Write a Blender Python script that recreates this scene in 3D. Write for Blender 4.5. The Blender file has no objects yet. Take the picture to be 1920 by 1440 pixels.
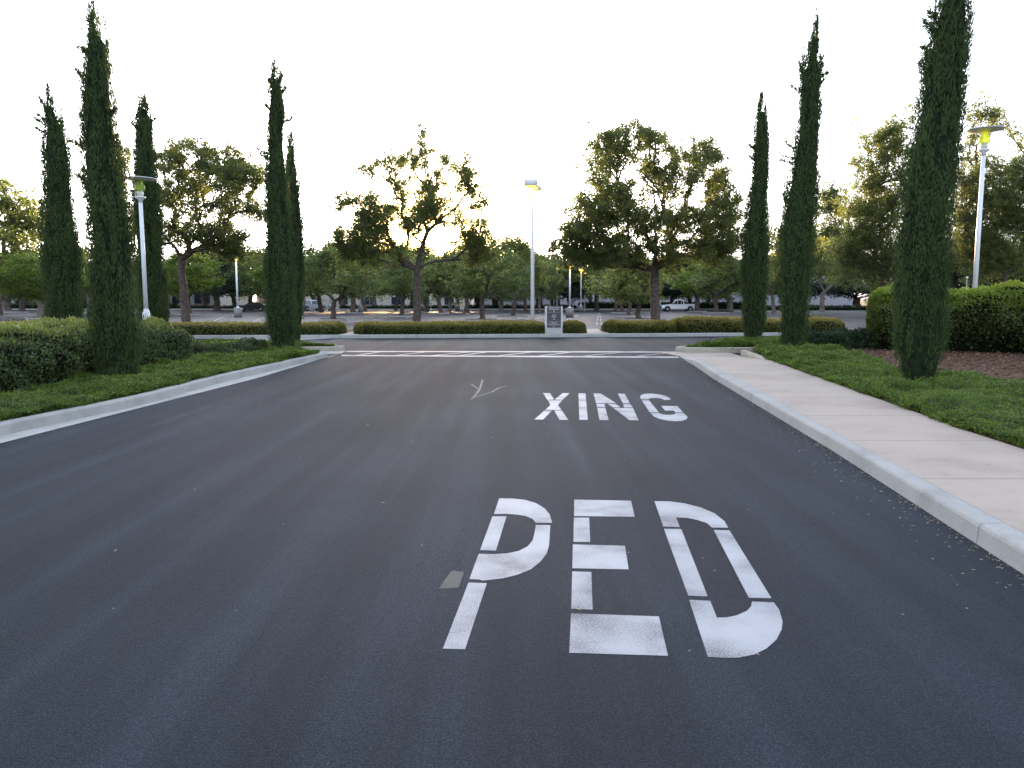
import bpy, math, random
import numpy as np
from mathutils import Vector, Matrix

# ------------------------------------------------------------------ camera, light
S = bpy.context.scene
COL = S.collection
F = 1443.0; PITCH = math.atan(158.0/F); CH = 1.6
cp, sp = math.cos(PITCH), math.sin(PITCH)
cam = bpy.data.cameras.new('camera'); camo = bpy.data.objects.new('camera', cam); COL.objects.link(camo)
cam.sensor_fit = 'HORIZONTAL'; cam.sensor_width = 36.0; cam.lens = 36.0*F/1920.0
cam.clip_start = 0.05; cam.clip_end = 3000
camo.location = (0, 0, CH); camo.rotation_euler = (math.pi/2-PITCH, 0, 0)
S.camera = camo

SUN_EL = math.radians(3.6); SUN_AZ = math.radians(-5.7)      # azimuth from +Y towards +X
w = bpy.data.worlds.new('World'); S.world = w; w.use_nodes = True
nt = w.node_tree; nt.nodes.clear()
sky = nt.nodes.new('ShaderNodeTexSky'); sky.sky_type = 'NISHITA'; sky.sun_disc = False
sky.sun_elevation = SUN_EL; sky.sun_rotation = SUN_AZ
sky.air_density = 1.0; sky.dust_density = 3.2; sky.ozone_density = 1.6
bg = nt.nodes.new('ShaderNodeBackground'); bg.inputs['Strength'].default_value = 0.15
wo = nt.nodes.new('ShaderNodeOutputWorld')
hsv = nt.nodes.new('ShaderNodeHueSaturation'); hsv.inputs['Saturation'].default_value = 0.42      # thin bright haze whitens the evening sky, colour stays round the sun
sdir = (math.sin(SUN_AZ)*math.cos(SUN_EL), math.cos(SUN_AZ)*math.cos(SUN_EL), math.sin(SUN_EL))
wtc = nt.nodes.new('ShaderNodeTexCoord'); dotn = nt.nodes.new('ShaderNodeVectorMath'); dotn.operation = 'DOT_PRODUCT'; dotn.inputs[1].default_value = sdir
nt.links.new(wtc.outputs['Generated'], dotn.inputs[0])
mrs = nt.nodes.new('ShaderNodeMapRange'); mrs.inputs['From Min'].default_value = math.cos(math.radians(9.5)); mrs.inputs['From Max'].default_value = math.cos(math.radians(1)); mrs.interpolation_type = 'SMOOTHSTEP'
mrs.inputs['To Min'].default_value = 0.38; mrs.inputs['To Max'].default_value = 0.95
nt.links.new(dotn.outputs['Value'], mrs.inputs['Value']); nt.links.new(mrs.outputs[0], hsv.inputs['Saturation'])
tint = nt.nodes.new('ShaderNodeMix'); tint.data_type = 'RGBA'; tint.blend_type = 'MULTIPLY'; tint.inputs['Factor'].default_value = 1.0; tint.inputs['B'].default_value = (0.92, 0.985, 1.15, 1)
nt.links.new(sky.outputs[0], hsv.inputs['Color']); nt.links.new(hsv.outputs[0], tint.inputs['A']); nt.links.new(tint.outputs['Result'], bg.inputs[0]); nt.links.new(bg.outputs[0], wo.inputs[0])
sl = bpy.data.lights.new('sun', 'SUN'); sl.energy = 2.0; sl.angle = math.radians(0.6); sl.color = (1.0, 0.66, 0.34)
so = bpy.data.objects.new('sun', sl); COL.objects.link(so)
sd = Vector((math.sin(SUN_AZ)*math.cos(SUN_EL), math.cos(SUN_AZ)*math.cos(SUN_EL), math.sin(SUN_EL)))
so.rotation_euler = sd.to_track_quat('Z', 'Y').to_euler()
S.view_settings.view_transform = 'Standard'; S.view_settings.look = 'None'
S.view_settings.exposure = 3.35; S.view_settings.gamma = 1.0
S.cycles.max_bounces = 6; S.cycles.diffuse_bounces = 3; S.cycles.glossy_bounces = 2
S.cycles.transmission_bounces = 4; S.cycles.transparent_max_bounces = 6
S.cycles.sample_clamp_indirect = 8.0

# ------------------------------------------------------------------ survey helpers (photo measurements -> metres)
def P(u, v, z=0.0):
    dx = (u-960)/F; dy = (720-v)/F
    ry = cp + dy*sp; rz = -sp + dy*cp
    t = (z-CH)/rz
    return Vector((dx*t, ry*t, z))
def ZAT(v, Y):
    k = (720-v)/F
    return CH + Y*(k*cp-sp)/(cp+k*sp)
def XAT(u, Y, z):
    return (u-960)/F*(Y*cp-(z-CH)*sp)
def zg(Y): return -0.0025*(min(max(Y, 42), 125)-42)
def PG(u, v, off=0.0):
    z = 0
    for _ in range(8):
        p = P(u, v, z+off); z = zg(p.y)
    return P(u, v, z+off)

# ------------------------------------------------------------------ tagging
def tag(o, label=None, cat=None, group=None, kind=None):
    if label: o['label'] = label
    if cat: o['category'] = cat
    if group: o['group'] = group
    if kind: o['kind'] = kind
    return o
def empty(name, loc=(0,0,0), rz=0.0):
    o = bpy.data.objects.new(name, None); COL.objects.link(o)
    o.location = loc; o.rotation_euler = (0,0,rz); o.empty_display_size = 0.2
    return o
def copy_tree(root, parent=None):
    c = root.copy(); COL.objects.link(c)
    if parent is not None: c.parent = parent
    for ch in list(root.children): copy_tree(ch, c)
    return c

# ------------------------------------------------------------------ materials
def newmat(name):
    m = bpy.data.materials.new(name); m.use_nodes = True
    t = m.node_tree; t.nodes.clear()
    return m, t, t.nodes.new, t.links.new
def ramp(N, pts):
    r = N('ShaderNodeValToRGB'); e = r.color_ramp.elements
    while len(e) < len(pts): e.new(0.5)
    for i, (p, c) in enumerate(pts):
        e[i].position = p; e[i].color = (*c, 1) if len(c) == 3 else c
    return r
def simple(name, col, rough=0.6, metal=0.0, var=0.12, scale=4.0, bump=0.0, bscale=60.0, spec=0.5, grime=None):
    m, t, N, L = newmat(name)
    out = N('ShaderNodeOutputMaterial'); b = N('ShaderNodeBsdfPrincipled'); L(b.outputs[0], out.inputs[0])
    tc = N('ShaderNodeTexCoord'); n = N('ShaderNodeTexNoise'); n.inputs['Scale'].default_value = scale; n.inputs['Detail'].default_value = 6
    L(tc.outputs['Object'], n.inputs['Vector'])
    g = grime if grime else tuple(c*(1-var*2) for c in col)
    r = ramp(N, [(0.3, g), (0.62, col), (0.8, tuple(min(1, c*(1+var)) for c in col))])
    L(n.outputs['Fac'], r.inputs[0]); L(r.outputs[0], b.inputs['Base Color'])
    b.inputs['Roughness'].default_value = rough; b.inputs['Metallic'].default_value = metal
    b.inputs['Specular IOR Level'].default_value = spec
    if bump:
        n2 = N('ShaderNodeTexNoise'); n2.inputs['Scale'].default_value = bscale; n2.inputs['Detail'].default_value = 4
        L(tc.outputs['Object'], n2.inputs['Vector'])
        bm = N('ShaderNodeBump'); bm.inputs['Strength'].default_value = bump; bm.inputs['Distance'].default_value = 0.01
        L(n2.outputs['Fac'], bm.inputs['Height']); L(bm.outputs[0], b.inputs['Normal'])
    return m
def leafmat(name, dark, mid, light, trans=0.35, scale=0.8, rough=0.55, spec=0.25, top=None, topz=(0, 1), warm=1.0):
    """leaf colour varies leaf by leaf and clump by clump; 'top' = colour of the fresh growth at the top of a clipped hedge"""
    m, t, N, L = newmat(name)
    out = N('ShaderNodeOutputMaterial')
    tc = N('ShaderNodeTexCoord'); n = N('ShaderNodeTexNoise'); n.inputs['Scale'].default_value = scale; n.inputs['Detail'].default_value = 3
    L(tc.outputs['Object'], n.inputs['Vector'])
    geo = N('ShaderNodeNewGeometry')
    mx = N('ShaderNodeMath'); mx.operation = 'MULTIPLY_ADD'; mx.inputs[1].default_value = 0.5
    L(geo.outputs['Random Per Island'], mx.inputs[0])
    m2 = N('ShaderNodeMath'); m2.operation = 'MULTIPLY'; m2.inputs[1].default_value = 0.55
    L(n.outputs['Fac'], m2.inputs[0]); L(m2.outputs[0], mx.inputs[2])
    r = ramp(N, [(0.2, dark), (0.5, mid), (0.85, light)]); L(mx.outputs[0], r.inputs[0])
    col = r.outputs[0]
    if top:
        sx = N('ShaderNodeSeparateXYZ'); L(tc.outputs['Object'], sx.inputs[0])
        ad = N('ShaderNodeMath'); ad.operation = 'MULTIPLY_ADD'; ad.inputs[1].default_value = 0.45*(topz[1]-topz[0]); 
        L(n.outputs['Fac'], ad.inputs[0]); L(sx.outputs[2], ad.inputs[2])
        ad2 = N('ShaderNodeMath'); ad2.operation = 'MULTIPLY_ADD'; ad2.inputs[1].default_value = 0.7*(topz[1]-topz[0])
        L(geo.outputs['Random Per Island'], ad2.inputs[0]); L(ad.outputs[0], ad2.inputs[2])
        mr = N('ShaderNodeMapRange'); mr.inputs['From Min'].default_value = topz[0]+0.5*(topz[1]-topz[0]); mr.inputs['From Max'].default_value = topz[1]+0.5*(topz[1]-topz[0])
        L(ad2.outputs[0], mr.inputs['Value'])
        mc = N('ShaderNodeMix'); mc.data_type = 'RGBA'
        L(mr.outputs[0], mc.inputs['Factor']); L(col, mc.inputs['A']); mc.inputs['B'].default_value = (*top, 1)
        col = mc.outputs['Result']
    b = N('ShaderNodeBsdfPrincipled'); b.inputs['Roughness'].default_value = rough; b.inputs['Specular IOR Level'].default_value = spec
    L(col, b.inputs['Base Color'])
    tr = N('ShaderNodeBsdfTranslucent')
    hs = N('ShaderNodeHueSaturation'); hs.inputs['Saturation'].default_value = 1.1; hs.inputs['Value'].default_value = 1.7*warm
    L(col, hs.inputs['Color']); L(hs.outputs[0], tr.inputs['Color'])
    ms = N('ShaderNodeMixShader'); ms.inputs[0].default_value = trans
    L(b.outputs[0], ms.inputs[1]); L(tr.outputs[0], ms.inputs[2]); L(ms.outputs[0], out.inputs[0])
    return m

def asphalt(name, base, sheen_rough, streak=True):
    m, t, N, L = newmat(name)
    out = N('ShaderNodeOutputMaterial'); b = N('ShaderNodeBsdfPrincipled'); L(b.outputs[0], out.inputs[0])
    tc = N('ShaderNodeTexCoord')
    fine = N('ShaderNodeTexNoise'); fine.inputs['Scale'].default_value = 170; fine.inputs['Detail'].default_value = 4; fine.inputs['Roughness'].default_value = 0.7
    L(tc.outputs['Object'], fine.inputs['Vector'])
    big = N('ShaderNodeTexNoise'); big.inputs['Scale'].default_value = 0.55; big.inputs['Detail'].default_value = 5; big.inputs['Roughness'].default_value = 0.55
    mp = N('ShaderNodeMapping'); mp.inputs['Rotation'].default_value = (0,0,math.radians(5)); mp.inputs['Scale'].default_value = (3.2, 0.13, 1)
    if not streak: mp.inputs['Scale'].default_value = (0.25, 0.9, 1)
    L(tc.outputs['Object'], mp.inputs[0]); L(mp.outputs[0], big.inputs['Vector'])
    pat = N('ShaderNodeTexNoise'); pat.inputs['Scale'].default_value = 0.35; pat.inputs['Detail'].default_value = 4
    L(tc.outputs['Object'], pat.inputs['Vector'])
    vor = N('ShaderNodeTexVoronoi'); vor.inputs['Scale'].default_value = 120; L(tc.outputs['Object'], vor.inputs['Vector'])
    r1 = ramp(N, [(0.32, tuple(c*0.45 for c in base)), (0.5, base), (0.68, tuple(c*1.9 for c in base))]); L(fine.outputs['Fac'], r1.inputs[0])
    r2 = ramp(N, [(0.36, (0.74,0.74,0.76)), (0.5, (1.0,1.0,1.0)), (0.62, (1.42,1.40,1.39))]); L(big.outputs['Fac'], r2.inputs[0])
    r3 = ramp(N, [(0.35, (0.80,0.82,0.85)), (0.65, (1.2,1.17,1.18))]); L(pat.outputs['Fac'], r3.inputs[0])
    mu = N('ShaderNodeMix'); mu.data_type = 'RGBA'; mu.blend_type = 'MULTIPLY'; mu.inputs['Factor'].default_value = 1
    L(r1.outputs[0], mu.inputs['A']); L(r2.outputs[0], mu.inputs['B'])
    mu2 = N('ShaderNodeMix'); mu2.data_type = 'RGBA'; mu2.blend_type = 'MULTIPLY'; mu2.inputs['Factor'].default_value = 1
    L(mu.outputs['Result'], mu2.inputs['A']); L(r3.outputs[0], mu2.inputs['B'])
    r4 = ramp(N, [(0.10, (1.9,1.9,1.95)), (0.30, (1.0,1.0,1.0)), (0.62, (0.62,0.62,0.62))]); L(vor.outputs['Distance'], r4.inputs[0])
    mu3 = N('ShaderNodeMix'); mu3.data_type = 'RGBA'; mu3.blend_type = 'MULTIPLY'; mu3.inputs['Factor'].default_value = 1
    L(mu2.outputs['Result'], mu3.inputs['A']); L(r4.outputs[0], mu3.inputs['B']); L(mu3.outputs['Result'], b.inputs['Base Color'])
    b.inputs['Roughness'].default_value = sheen_rough; b.inputs['Specular IOR Level'].default_value = 0.16
    ma = N('ShaderNodeMath'); ma.operation = 'ADD'; L(fine.outputs['Fac'], ma.inputs[0]); L(vor.outputs['Distance'], ma.inputs[1])
    # roller / rake texture running along the road
    wv = N('ShaderNodeTexNoise'); wv.inputs['Scale'].default_value = 30; mp2 = N('ShaderNodeMapping')
    mp2.inputs['Rotation'].default_value = (0,0,math.radians(5)); mp2.inputs['Scale'].default_value = (2.2, 0.25, 1)
    L(tc.outputs['Object'], mp2.inputs[0]); L(mp2.outputs[0], wv.inputs['Vector'])
    ma2 = N('ShaderNodeMath'); ma2.operation = 'ADD'; L(ma.outputs[0], ma2.inputs[0]); L(wv.outputs['Fac'], ma2.inputs[1])
    bm = N('ShaderNodeBump'); bm.inputs['Strength'].default_value = 0.9; bm.inputs['Distance'].default_value = 0.006
    L(ma2.outputs[0], bm.inputs['Height']); L(bm.outputs[0], b.inputs['Normal'])
    return m
def paintmat(name, col, wear=0.5, bstr=0.5):
    m, t, N, L = newmat(name)
    out = N('ShaderNodeOutputMaterial'); b = N('ShaderNodeBsdfPrincipled'); L(b.outputs[0], out.inputs[0])
    tc = N('ShaderNodeTexCoord')
    f = N('ShaderNodeTexNoise'); f.inputs['Scale'].default_value = 120; f.inputs['Detail'].default_value = 5; f.inputs['Roughness'].default_value = 0.75; L(tc.outputs['Object'], f.inputs['Vector'])
    g = N('ShaderNodeTexNoise'); g.inputs['Scale'].default_value = 2.2; g.inputs['Detail'].default_value = 3; L(tc.outputs['Object'], g.inputs['Vector'])
    a = N('ShaderNodeMath'); a.operation = 'MULTIPLY_ADD'; a.inputs[1].default_value = 0.8; L(g.outputs['Fac'], a.inputs[0]); L(f.outputs['Fac'], a.inputs[2])
    r = ramp(N, [(0.70, tuple(c*0.22 for c in col)), (0.86-0.04*wear, tuple(c*0.74 for c in col)), (1.02, col)]); L(a.outputs[0], r.inputs[0])
    L(r.outputs[0], b.inputs['Base Color']); b.inputs['Roughness'].default_value = 0.6
    bm = N('ShaderNodeBump'); bm.inputs['Strength'].default_value = 0.35; bm.inputs['Distance'].default_value = 0.003; b.inputs['Specular IOR Level'].default_value = 0.15
    L(f.outputs['Fac'], bm.inputs['Height']); L(bm.outputs[0], b.inputs['Normal'])
    return m
def emis(name, col, s, base=(0.8,0.7,0.2)):
    m, t, N, L = newmat(name)
    out = N('ShaderNodeOutputMaterial'); b = N('ShaderNodeBsdfPrincipled'); L(b.outputs[0], out.inputs[0])
    b.inputs['Base Color'].default_value = (*base, 1); b.inputs['Emission Color'].default_value = (*col, 1); b.inputs['Emission Strength'].default_value = s
    b.inputs['Roughness'].default_value = 0.3
    return m

M = {}
M['asphalt'] = asphalt('asphalt_road', (0.0205,0.0290,0.0405), 0.8)
M['asphalt_lot'] = asphalt('asphalt_lot', (0.042,0.040,0.046), 0.7, False)
M['paint'] = paintmat('road_paint', (0.43,0.43,0.44))
M['lotpaint'] = paintmat('lot_paint', (0.22,0.23,0.24), 1.0)
M['kerb'] = simple('kerb_concrete', (0.42,0.42,0.40), 0.85, 0, 0.10, 2.0, 0.35, 90, 0.3)
M['kerbtan'] = simple('tan_kerb_concrete', (0.40,0.355,0.29), 0.85, 0, 0.10, 2.0, 0.35, 90, 0.3)
M['gutter'] = simple('gutter_concrete', (0.50,0.49,0.46), 0.8, 0, 0.10, 1.5, 0.3, 90, 0.3)
M['sidewalk'] = simple('sidewalk_concrete', (0.46,0.395,0.33), 0.85, 0, 0.05, 0.9, 0.3, 160, 0.3)
M['pinkpath'] = simple('pink_path_concrete', (0.42,0.34,0.30), 0.85, 0, 0.08, 1.5, 0.3, 90, 0.3)
M['joint'] = simple('joint_dark', (0.10,0.09,0.08), 0.95)
M['soil'] = simple('mulch', (0.12,0.062,0.036), 0.95, 0, 0.5, 7.0, 1.0, 40, 0.1, grime=(0.025,0.014,0.010))
M['earth'] = simple('earth', (0.06,0.06,0.035), 0.95, 0, 0.2, 0.5, 0.5, 10, 0.2)
M['bark'] = simple('bark_brown', (0.13,0.095,0.08), 0.9, 0, 0.3, 9.0, 1.0, 30, 0.2, grime=(0.05,0.035,0.03))
M['barkpale'] = simple('bark_pale', (0.22,0.18,0.155), 0.9, 0, 0.2, 6.0, 0.8, 30, 0.2)
M['barkdark'] = simple('bark_dark', (0.07,0.052,0.042), 0.9, 0, 0.2, 6.0, 0.8, 30, 0.2)
M['white'] = simple('white_enamel', (0.86,0.86,0.88), 0.35, 0, 0.04, 3.0)
M['sleeve'] = simple('pole_sleeve_white', (0.84,0.84,0.85), 0.4, 0, 0.05, 3.0)
M['concrete'] = simple('lamp_base_concrete', (0.33,0.31,0.28), 0.9, 0, 0.15, 3.0, 0.4, 60)
M['wallpale'] = simple('pale_render', (0.40,0.38,0.40), 0.8, 0, 0.05, 0.4)
M['wallwarm'] = simple('warm_render', (0.40,0.36,0.31), 0.8, 0, 0.05, 0.4)
M['glassdark'] = simple('dark_window', (0.02,0.025,0.05), 0.15, 0, 0.1, 2.0)
M['frame'] = simple('window_frame', (0.45,0.44,0.44), 0.5)
M['signbrown'] = simple('sign_brown', (0.075,0.062,0.064), 0.5, 0, 0.06, 6.0)
M['signgrey'] = simple('sign_side_metal', (0.58,0.58,0.58), 0.45, 0, 0.04, 6.0)
M['signbase'] = simple('sign_base_concrete', (0.46,0.44,0.42), 0.8, 0, 0.05, 6.0, 0.2)
M['signletter'] = simple('sign_letter', (0.62,0.62,0.62), 0.5)
M['lampglass'] = emis('lit_lamp_glass', (1.0,0.62,0.02), 1.3)
M['lampwarm'] = emis('lit_far_lamp_glass', (1.0,0.55,0.12), 0.9)
M['truckwhite'] = simple('white_car_paint', (0.90,0.90,0.91), 0.2, 0, 0.02, 1.0)
M['silver'] = simple('silver_car_paint', (0.55,0.58,0.62), 0.25, 0.3, 0.02, 1.0)
M['blackpaint'] = simple('black_car_paint', (0.015,0.016,0.02), 0.2, 0, 0.02, 1.0)
M['carglass'] = simple('car_glass', (0.03,0.035,0.04), 0.08, 0, 0.05, 1.0)
M['tyre'] = simple('tyre_rubber', (0.02,0.02,0.02), 0.8)
M['rim'] = simple('rim_metal', (0.55,0.55,0.56), 0.35, 0.5)
M['trim'] = simple('dark_trim', (0.03,0.03,0.035), 0.5)
M['redlens'] = simple('red_lens', (0.35,0.02,0.02), 0.3)
M['lens'] = simple('clear_lens', (0.6,0.6,0.6), 0.15)
M['pipe'] = simple('grey_pipe', (0.35,0.35,0.36), 0.5)
M['litter'] = simple('dry_leaf', (0.46,0.36,0.22), 0.8, 0, 0.35, 30.0)
M['stain'] = paintmat('green_grey_overspray', (0.013,0.028,0.034), 1.2)
M['scratch'] = paintmat('paint_splash', (0.030,0.038,0.047), 1.5)
M['lampgreen'] = None
def concrete(name, col, dirt, s1=1.2, rough=0.85):
    m, t, N, L = newmat(name)
    out = N('ShaderNodeOutputMaterial'); b = N('ShaderNodeBsdfPrincipled'); L(b.outputs[0], out.inputs[0]); tc = N('ShaderNodeTexCoord')
    a = N('ShaderNodeTexNoise'); a.inputs['Scale'].default_value = s1; a.inputs['Detail'].default_value = 8; a.inputs['Roughness'].default_value = 0.65; L(tc.outputs['Object'], a.inputs['Vector'])
    f = N('ShaderNodeTexNoise'); f.inputs['Scale'].default_value = 130; f.inputs['Detail'].default_value = 4; L(tc.outputs['Object'], f.inputs['Vector'])
    sp_ = N('ShaderNodeTexVoronoi'); sp_.inputs['Scale'].default_value = 2.6; sp_.inputs['Randomness'].default_value = 1; L(tc.outputs['Object'], sp_.inputs['Vector'])
    r = ramp(N, [(0.28, tuple(c*0.72 for c in col)), (0.48, tuple(c*0.95 for c in col)), (0.58, col), (0.75, tuple(c*1.08 for c in col))]); L(a.outputs['Fac'], r.inputs[0])
    r2 = ramp(N, [(0.35, (0.82,0.82,0.82)), (0.65, (1.1,1.1,1.1))]); L(f.outputs['Fac'], r2.inputs[0])
    r3 = ramp(N, [(0.0, dirt), (0.045, dirt), (0.075, (1,1,1))]); L(sp_.outputs['Distance'], r3.inputs[0])
    x1 = N('ShaderNodeMix'); x1.data_type = 'RGBA'; x1.blend_type = 'MULTIPLY'; x1.inputs['Factor'].default_value = 1; L(r.outputs[0], x1.inputs['A']); L(r2.outputs[0], x1.inputs['B'])
    x2 = N('ShaderNodeMix'); x2.data_type = 'RGBA'; x2.blend_type = 'MULTIPLY'; x2.inputs['Factor'].default_value = 0.6; L(x1.outputs['Result'], x2.inputs['A']); L(r3.outputs[0], x2.inputs['B'])
    L(x2.outputs['Result'], b.inputs['Base Color']); b.inputs['Roughness'].default_value = rough; b.inputs['Specular IOR Level'].default_value = 0.25
    bm = N('ShaderNodeBump'); bm.inputs['Strength'].default_value = 0.35; bm.inputs['Distance'].default_value = 0.004; L(f.outputs['Fac'], bm.inputs['Height']); L(bm.outputs[0], b.inputs['Normal'])
    return m
M['kerb'] = concrete('kerb_concrete', (0.40,0.39,0.365), (0.55,0.5,0.45), 1.6)
M['gutter'] = concrete('gutter_concrete', (0.46,0.45,0.42), (0.6,0.55,0.5), 1.4)
M['sidewalk'] = concrete('sidewalk_concrete', (0.45,0.375,0.31), (0.7,0.62,0.55), 0.8)
M['kerbtan'] = concrete('tan_kerb_concrete', (0.42,0.37,0.29), (0.6,0.5,0.4), 1.6)
def glassgreen():
    m, t, N, L = newmat('yellow_green_glass')
    out = N('ShaderNodeOutputMaterial')
    b = N('ShaderNodeBsdfPrincipled'); b.inputs['Base Color'].default_value = (0.48,0.58,0.18,1); b.inputs['Roughness'].default_value = 0.2
    tr = N('ShaderNodeBsdfTranslucent'); tr.inputs['Color'].default_value = (0.45,0.58,0.16,1)
    tp = N('ShaderNodeBsdfTransparent'); tp.inputs['Color'].default_value = (0.85,0.95,0.35,1)
    a = N('ShaderNodeMixShader'); a.inputs[0].default_value = 0.6; L(b.outputs[0], a.inputs[1]); L(tr.outputs[0], a.inputs[2])
    c = N('ShaderNodeMixShader'); c.inputs[0].default_value = 0.3; L(a.outputs[0], c.inputs[1]); L(tp.outputs[0], c.inputs[2]); L(c.outputs[0], out.inputs[0])
    return m
M['lampgreen'] = glassgreen()
M['clearglass'] = simple('clear_lamp_glass', (0.72,0.70,0.55), 0.2)
# foliage
M['cyp'] = leafmat('cypress_foliage', (0.028,0.042,0.017), (0.056,0.084,0.030), (0.094,0.136,0.046), 0.25, 1.6, 0.7, 0.15)
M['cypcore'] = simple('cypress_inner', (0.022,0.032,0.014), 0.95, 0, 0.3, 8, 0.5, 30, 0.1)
M['tree'] = leafmat('tree_leaves', (0.062,0.080,0.026), (0.115,0.140,0.044), (0.19,0.21,0.068), 0.55, 0.9, 0.5, 0.3)
M['treelot'] = leafmat('lot_tree_leaves', (0.044,0.068,0.024), (0.088,0.120,0.038), (0.145,0.180,0.056), 0.45, 0.7, 0.5, 0.3)
M['ficus'] = leafmat('round_tree_leaves', (0.050,0.078,0.016), (0.10,0.145,0.026), (0.17,0.22,0.040), 0.4, 0.8, 0.5, 0.3)
M['treedark'] = leafmat('dark_tree_leaves', (0.014,0.024,0.016), (0.026,0.044,0.026), (0.05,0.075,0.038), 0.3, 0.8, 0.5, 0.3)
M['pine'] = leafmat('brown_green_needles', (0.045,0.045,0.02), (0.09,0.08,0.035), (0.15,0.12,0.05), 0.5, 0.9, 0.6, 0.2)
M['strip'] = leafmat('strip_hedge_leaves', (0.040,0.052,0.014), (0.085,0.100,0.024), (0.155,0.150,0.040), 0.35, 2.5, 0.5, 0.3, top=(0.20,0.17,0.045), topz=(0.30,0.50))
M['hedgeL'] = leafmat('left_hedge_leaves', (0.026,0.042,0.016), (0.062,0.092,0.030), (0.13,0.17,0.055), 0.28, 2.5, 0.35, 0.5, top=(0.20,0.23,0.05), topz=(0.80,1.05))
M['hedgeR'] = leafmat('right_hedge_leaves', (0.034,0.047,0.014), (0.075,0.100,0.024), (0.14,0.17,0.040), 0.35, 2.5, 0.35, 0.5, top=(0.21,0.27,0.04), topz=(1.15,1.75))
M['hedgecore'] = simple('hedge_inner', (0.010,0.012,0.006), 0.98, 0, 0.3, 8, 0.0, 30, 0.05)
M['farhedge'] = leafmat('far_hedge_leaves', (0.010,0.020,0.010), (0.020,0.036,0.018), (0.035,0.055,0.025), 0.2, 1.0, 0.6, 0.2)
M['gcover'] = leafmat('ground_cover_leaves', (0.032,0.060,0.010), (0.082,0.135,0.020), (0.17,0.23,0.040), 0.3, 2.6, 0.5, 0.3)
M['gccore'] = simple('ground_cover_under', (0.030,0.050,0.012), 0.95, 0, 0.3, 8, 0.3, 30, 0.1)
M['shrub'] = leafmat('shrub_leaves', (0.024,0.036,0.016), (0.050,0.068,0.028), (0.09,0.105,0.045), 0.3, 2.5, 0.5, 0.3)
M['shrubdark'] = leafmat('dark_shrub_leaves', (0.014,0.030,0.014), (0.028,0.055,0.024), (0.05,0.085,0.035), 0.25, 2.5, 0.4, 0.4)

# ------------------------------------------------------------------ mesh builder
class MB:
    def __init__(s): s.v = []; s.f = []; s.m = []; s.arr = []
    def poly(s, pts, mi=0):
        b = len(s.v); s.v += [tuple(p) for p in pts]; s.f.append(list(range(b, b+len(pts)))); s.m.append(mi)
    def box(s, x0, x1, y0, y1, z0, z1, mi=0, xf=None):
        c = [(x0,y0,z0),(x1,y0,z0),(x1,y1,z0),(x0,y1,z0),(x0,y0,z1),(x1,y0,z1),(x1,y1,z1),(x0,y1,z1)]
        if xf: c = [xf(Vector(p)) for p in c]
        b = len(s.v); s.v += [tuple(p) for p in c]
        for q in ((0,3,2,1),(4,5,6,7),(0,1,5,4),(1,2,6,5),(2,3,7,6),(3,0,4,7)):
            s.f.append([b+i for i in q]); s.m.append(mi)
    def prism(s, pts, z0, z1, mi=0):
        n = len(pts); b = len(s.v)
        s.v += [(p[0],p[1],z0) for p in pts] + [(p[0],p[1],z1) for p in pts]
        s.f.append([b+i for i in reversed(range(n))]); s.f.append([b+n+i for i in range(n)]); s.m += [mi, mi]
        for i in range(n):
            j = (i+1) % n; s.f.append([b+i,b+j,b+n+j,b+n+i]); s.m.append(mi)
    def lathe(s, prof, n=20, c=(0,0,0), mi=0, axis='z', cap=True):
        b = len(s.v)
        for (r, z) in prof:
            for k in range(n):
                a = 2*math.pi*k/n
                if axis == 'z': s.v.append((c[0]+r*math.cos(a), c[1]+r*math.sin(a), c[2]+z))
                elif axis == 'y': s.v.append((c[0]+r*math.cos(a), c[1]+z, c[2]+r*math.sin(a)))
                else: s.v.append((c[0]+z, c[1]+r*math.cos(a), c[2]+r*math.sin(a)))
        for i in range(len(prof)-1):
            for k in range(n):
                k2 = (k+1) % n; s.f.append([b+i*n+k, b+i*n+k2, b+(i+1)*n+k2, b+(i+1)*n+k]); s.m.append(mi)
        if cap:
            s.f.append([b+k for k in reversed(range(n))]); s.m.append(mi)
            e = b+(len(prof)-1)*n; s.f.append([e+k for k in range(n)]); s.m.append(mi)
    def tube(s, pts, rad, n=8, mi=0):
        pts = [Vector(p) for p in pts]; b = len(s.v); N_ = len(pts)
        up = Vector((0.13,0.97,0.2))
        for i, p in enumerate(pts):
            d = (pts[min(i+1,N_-1)]-pts[max(i-1,0)]).normalized()
            x = d.cross(up); 
            if x.length < 1e-3: x = d.cross(Vector((1,0,0)))
            x.normalize(); y = d.cross(x)
            for k in range(n):
                a = 2*math.pi*k/n; q = p + (x*math.cos(a)+y*math.sin(a))*rad[i]; s.v.append(tuple(q))
        for i in range(N_-1):
            for k in range(n):
                k2 = (k+1) % n; s.f.append([b+i*n+k, b+i*n+k2, b+(i+1)*n+k2, b+(i+1)*n+k]); s.m.append(mi)
        s.f.append([b+(N_-1)*n+k for k in range(n)]); s.m.append(mi)
    def build(s, name, mats, parent=None, smooth=False, loc=None, bevel=0):
        if not isinstance(mats, (list, tuple)): mats = [mats]
        me = bpy.data.meshes.new(name); me.from_pydata(s.v, [], s.f); 
        for m in mats: me.materials.append(m)
        me.polygons.foreach_set('material_index', s.m)
        me.polygons.foreach_set('use_smooth', [smooth]*len(s.f)); me.update()
        o = bpy.data.objects.new(name, me); COL.objects.link(o)
        if parent is not None: o.parent = parent
        if loc is not None: o.location = loc
        if bevel:
            md = o.modifiers.new('bevel', 'BEVEL'); md.width = bevel; md.segments = 2; md.limit_method = 'ANGLE'; md.angle_limit = math.radians(40)
        return o

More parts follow.
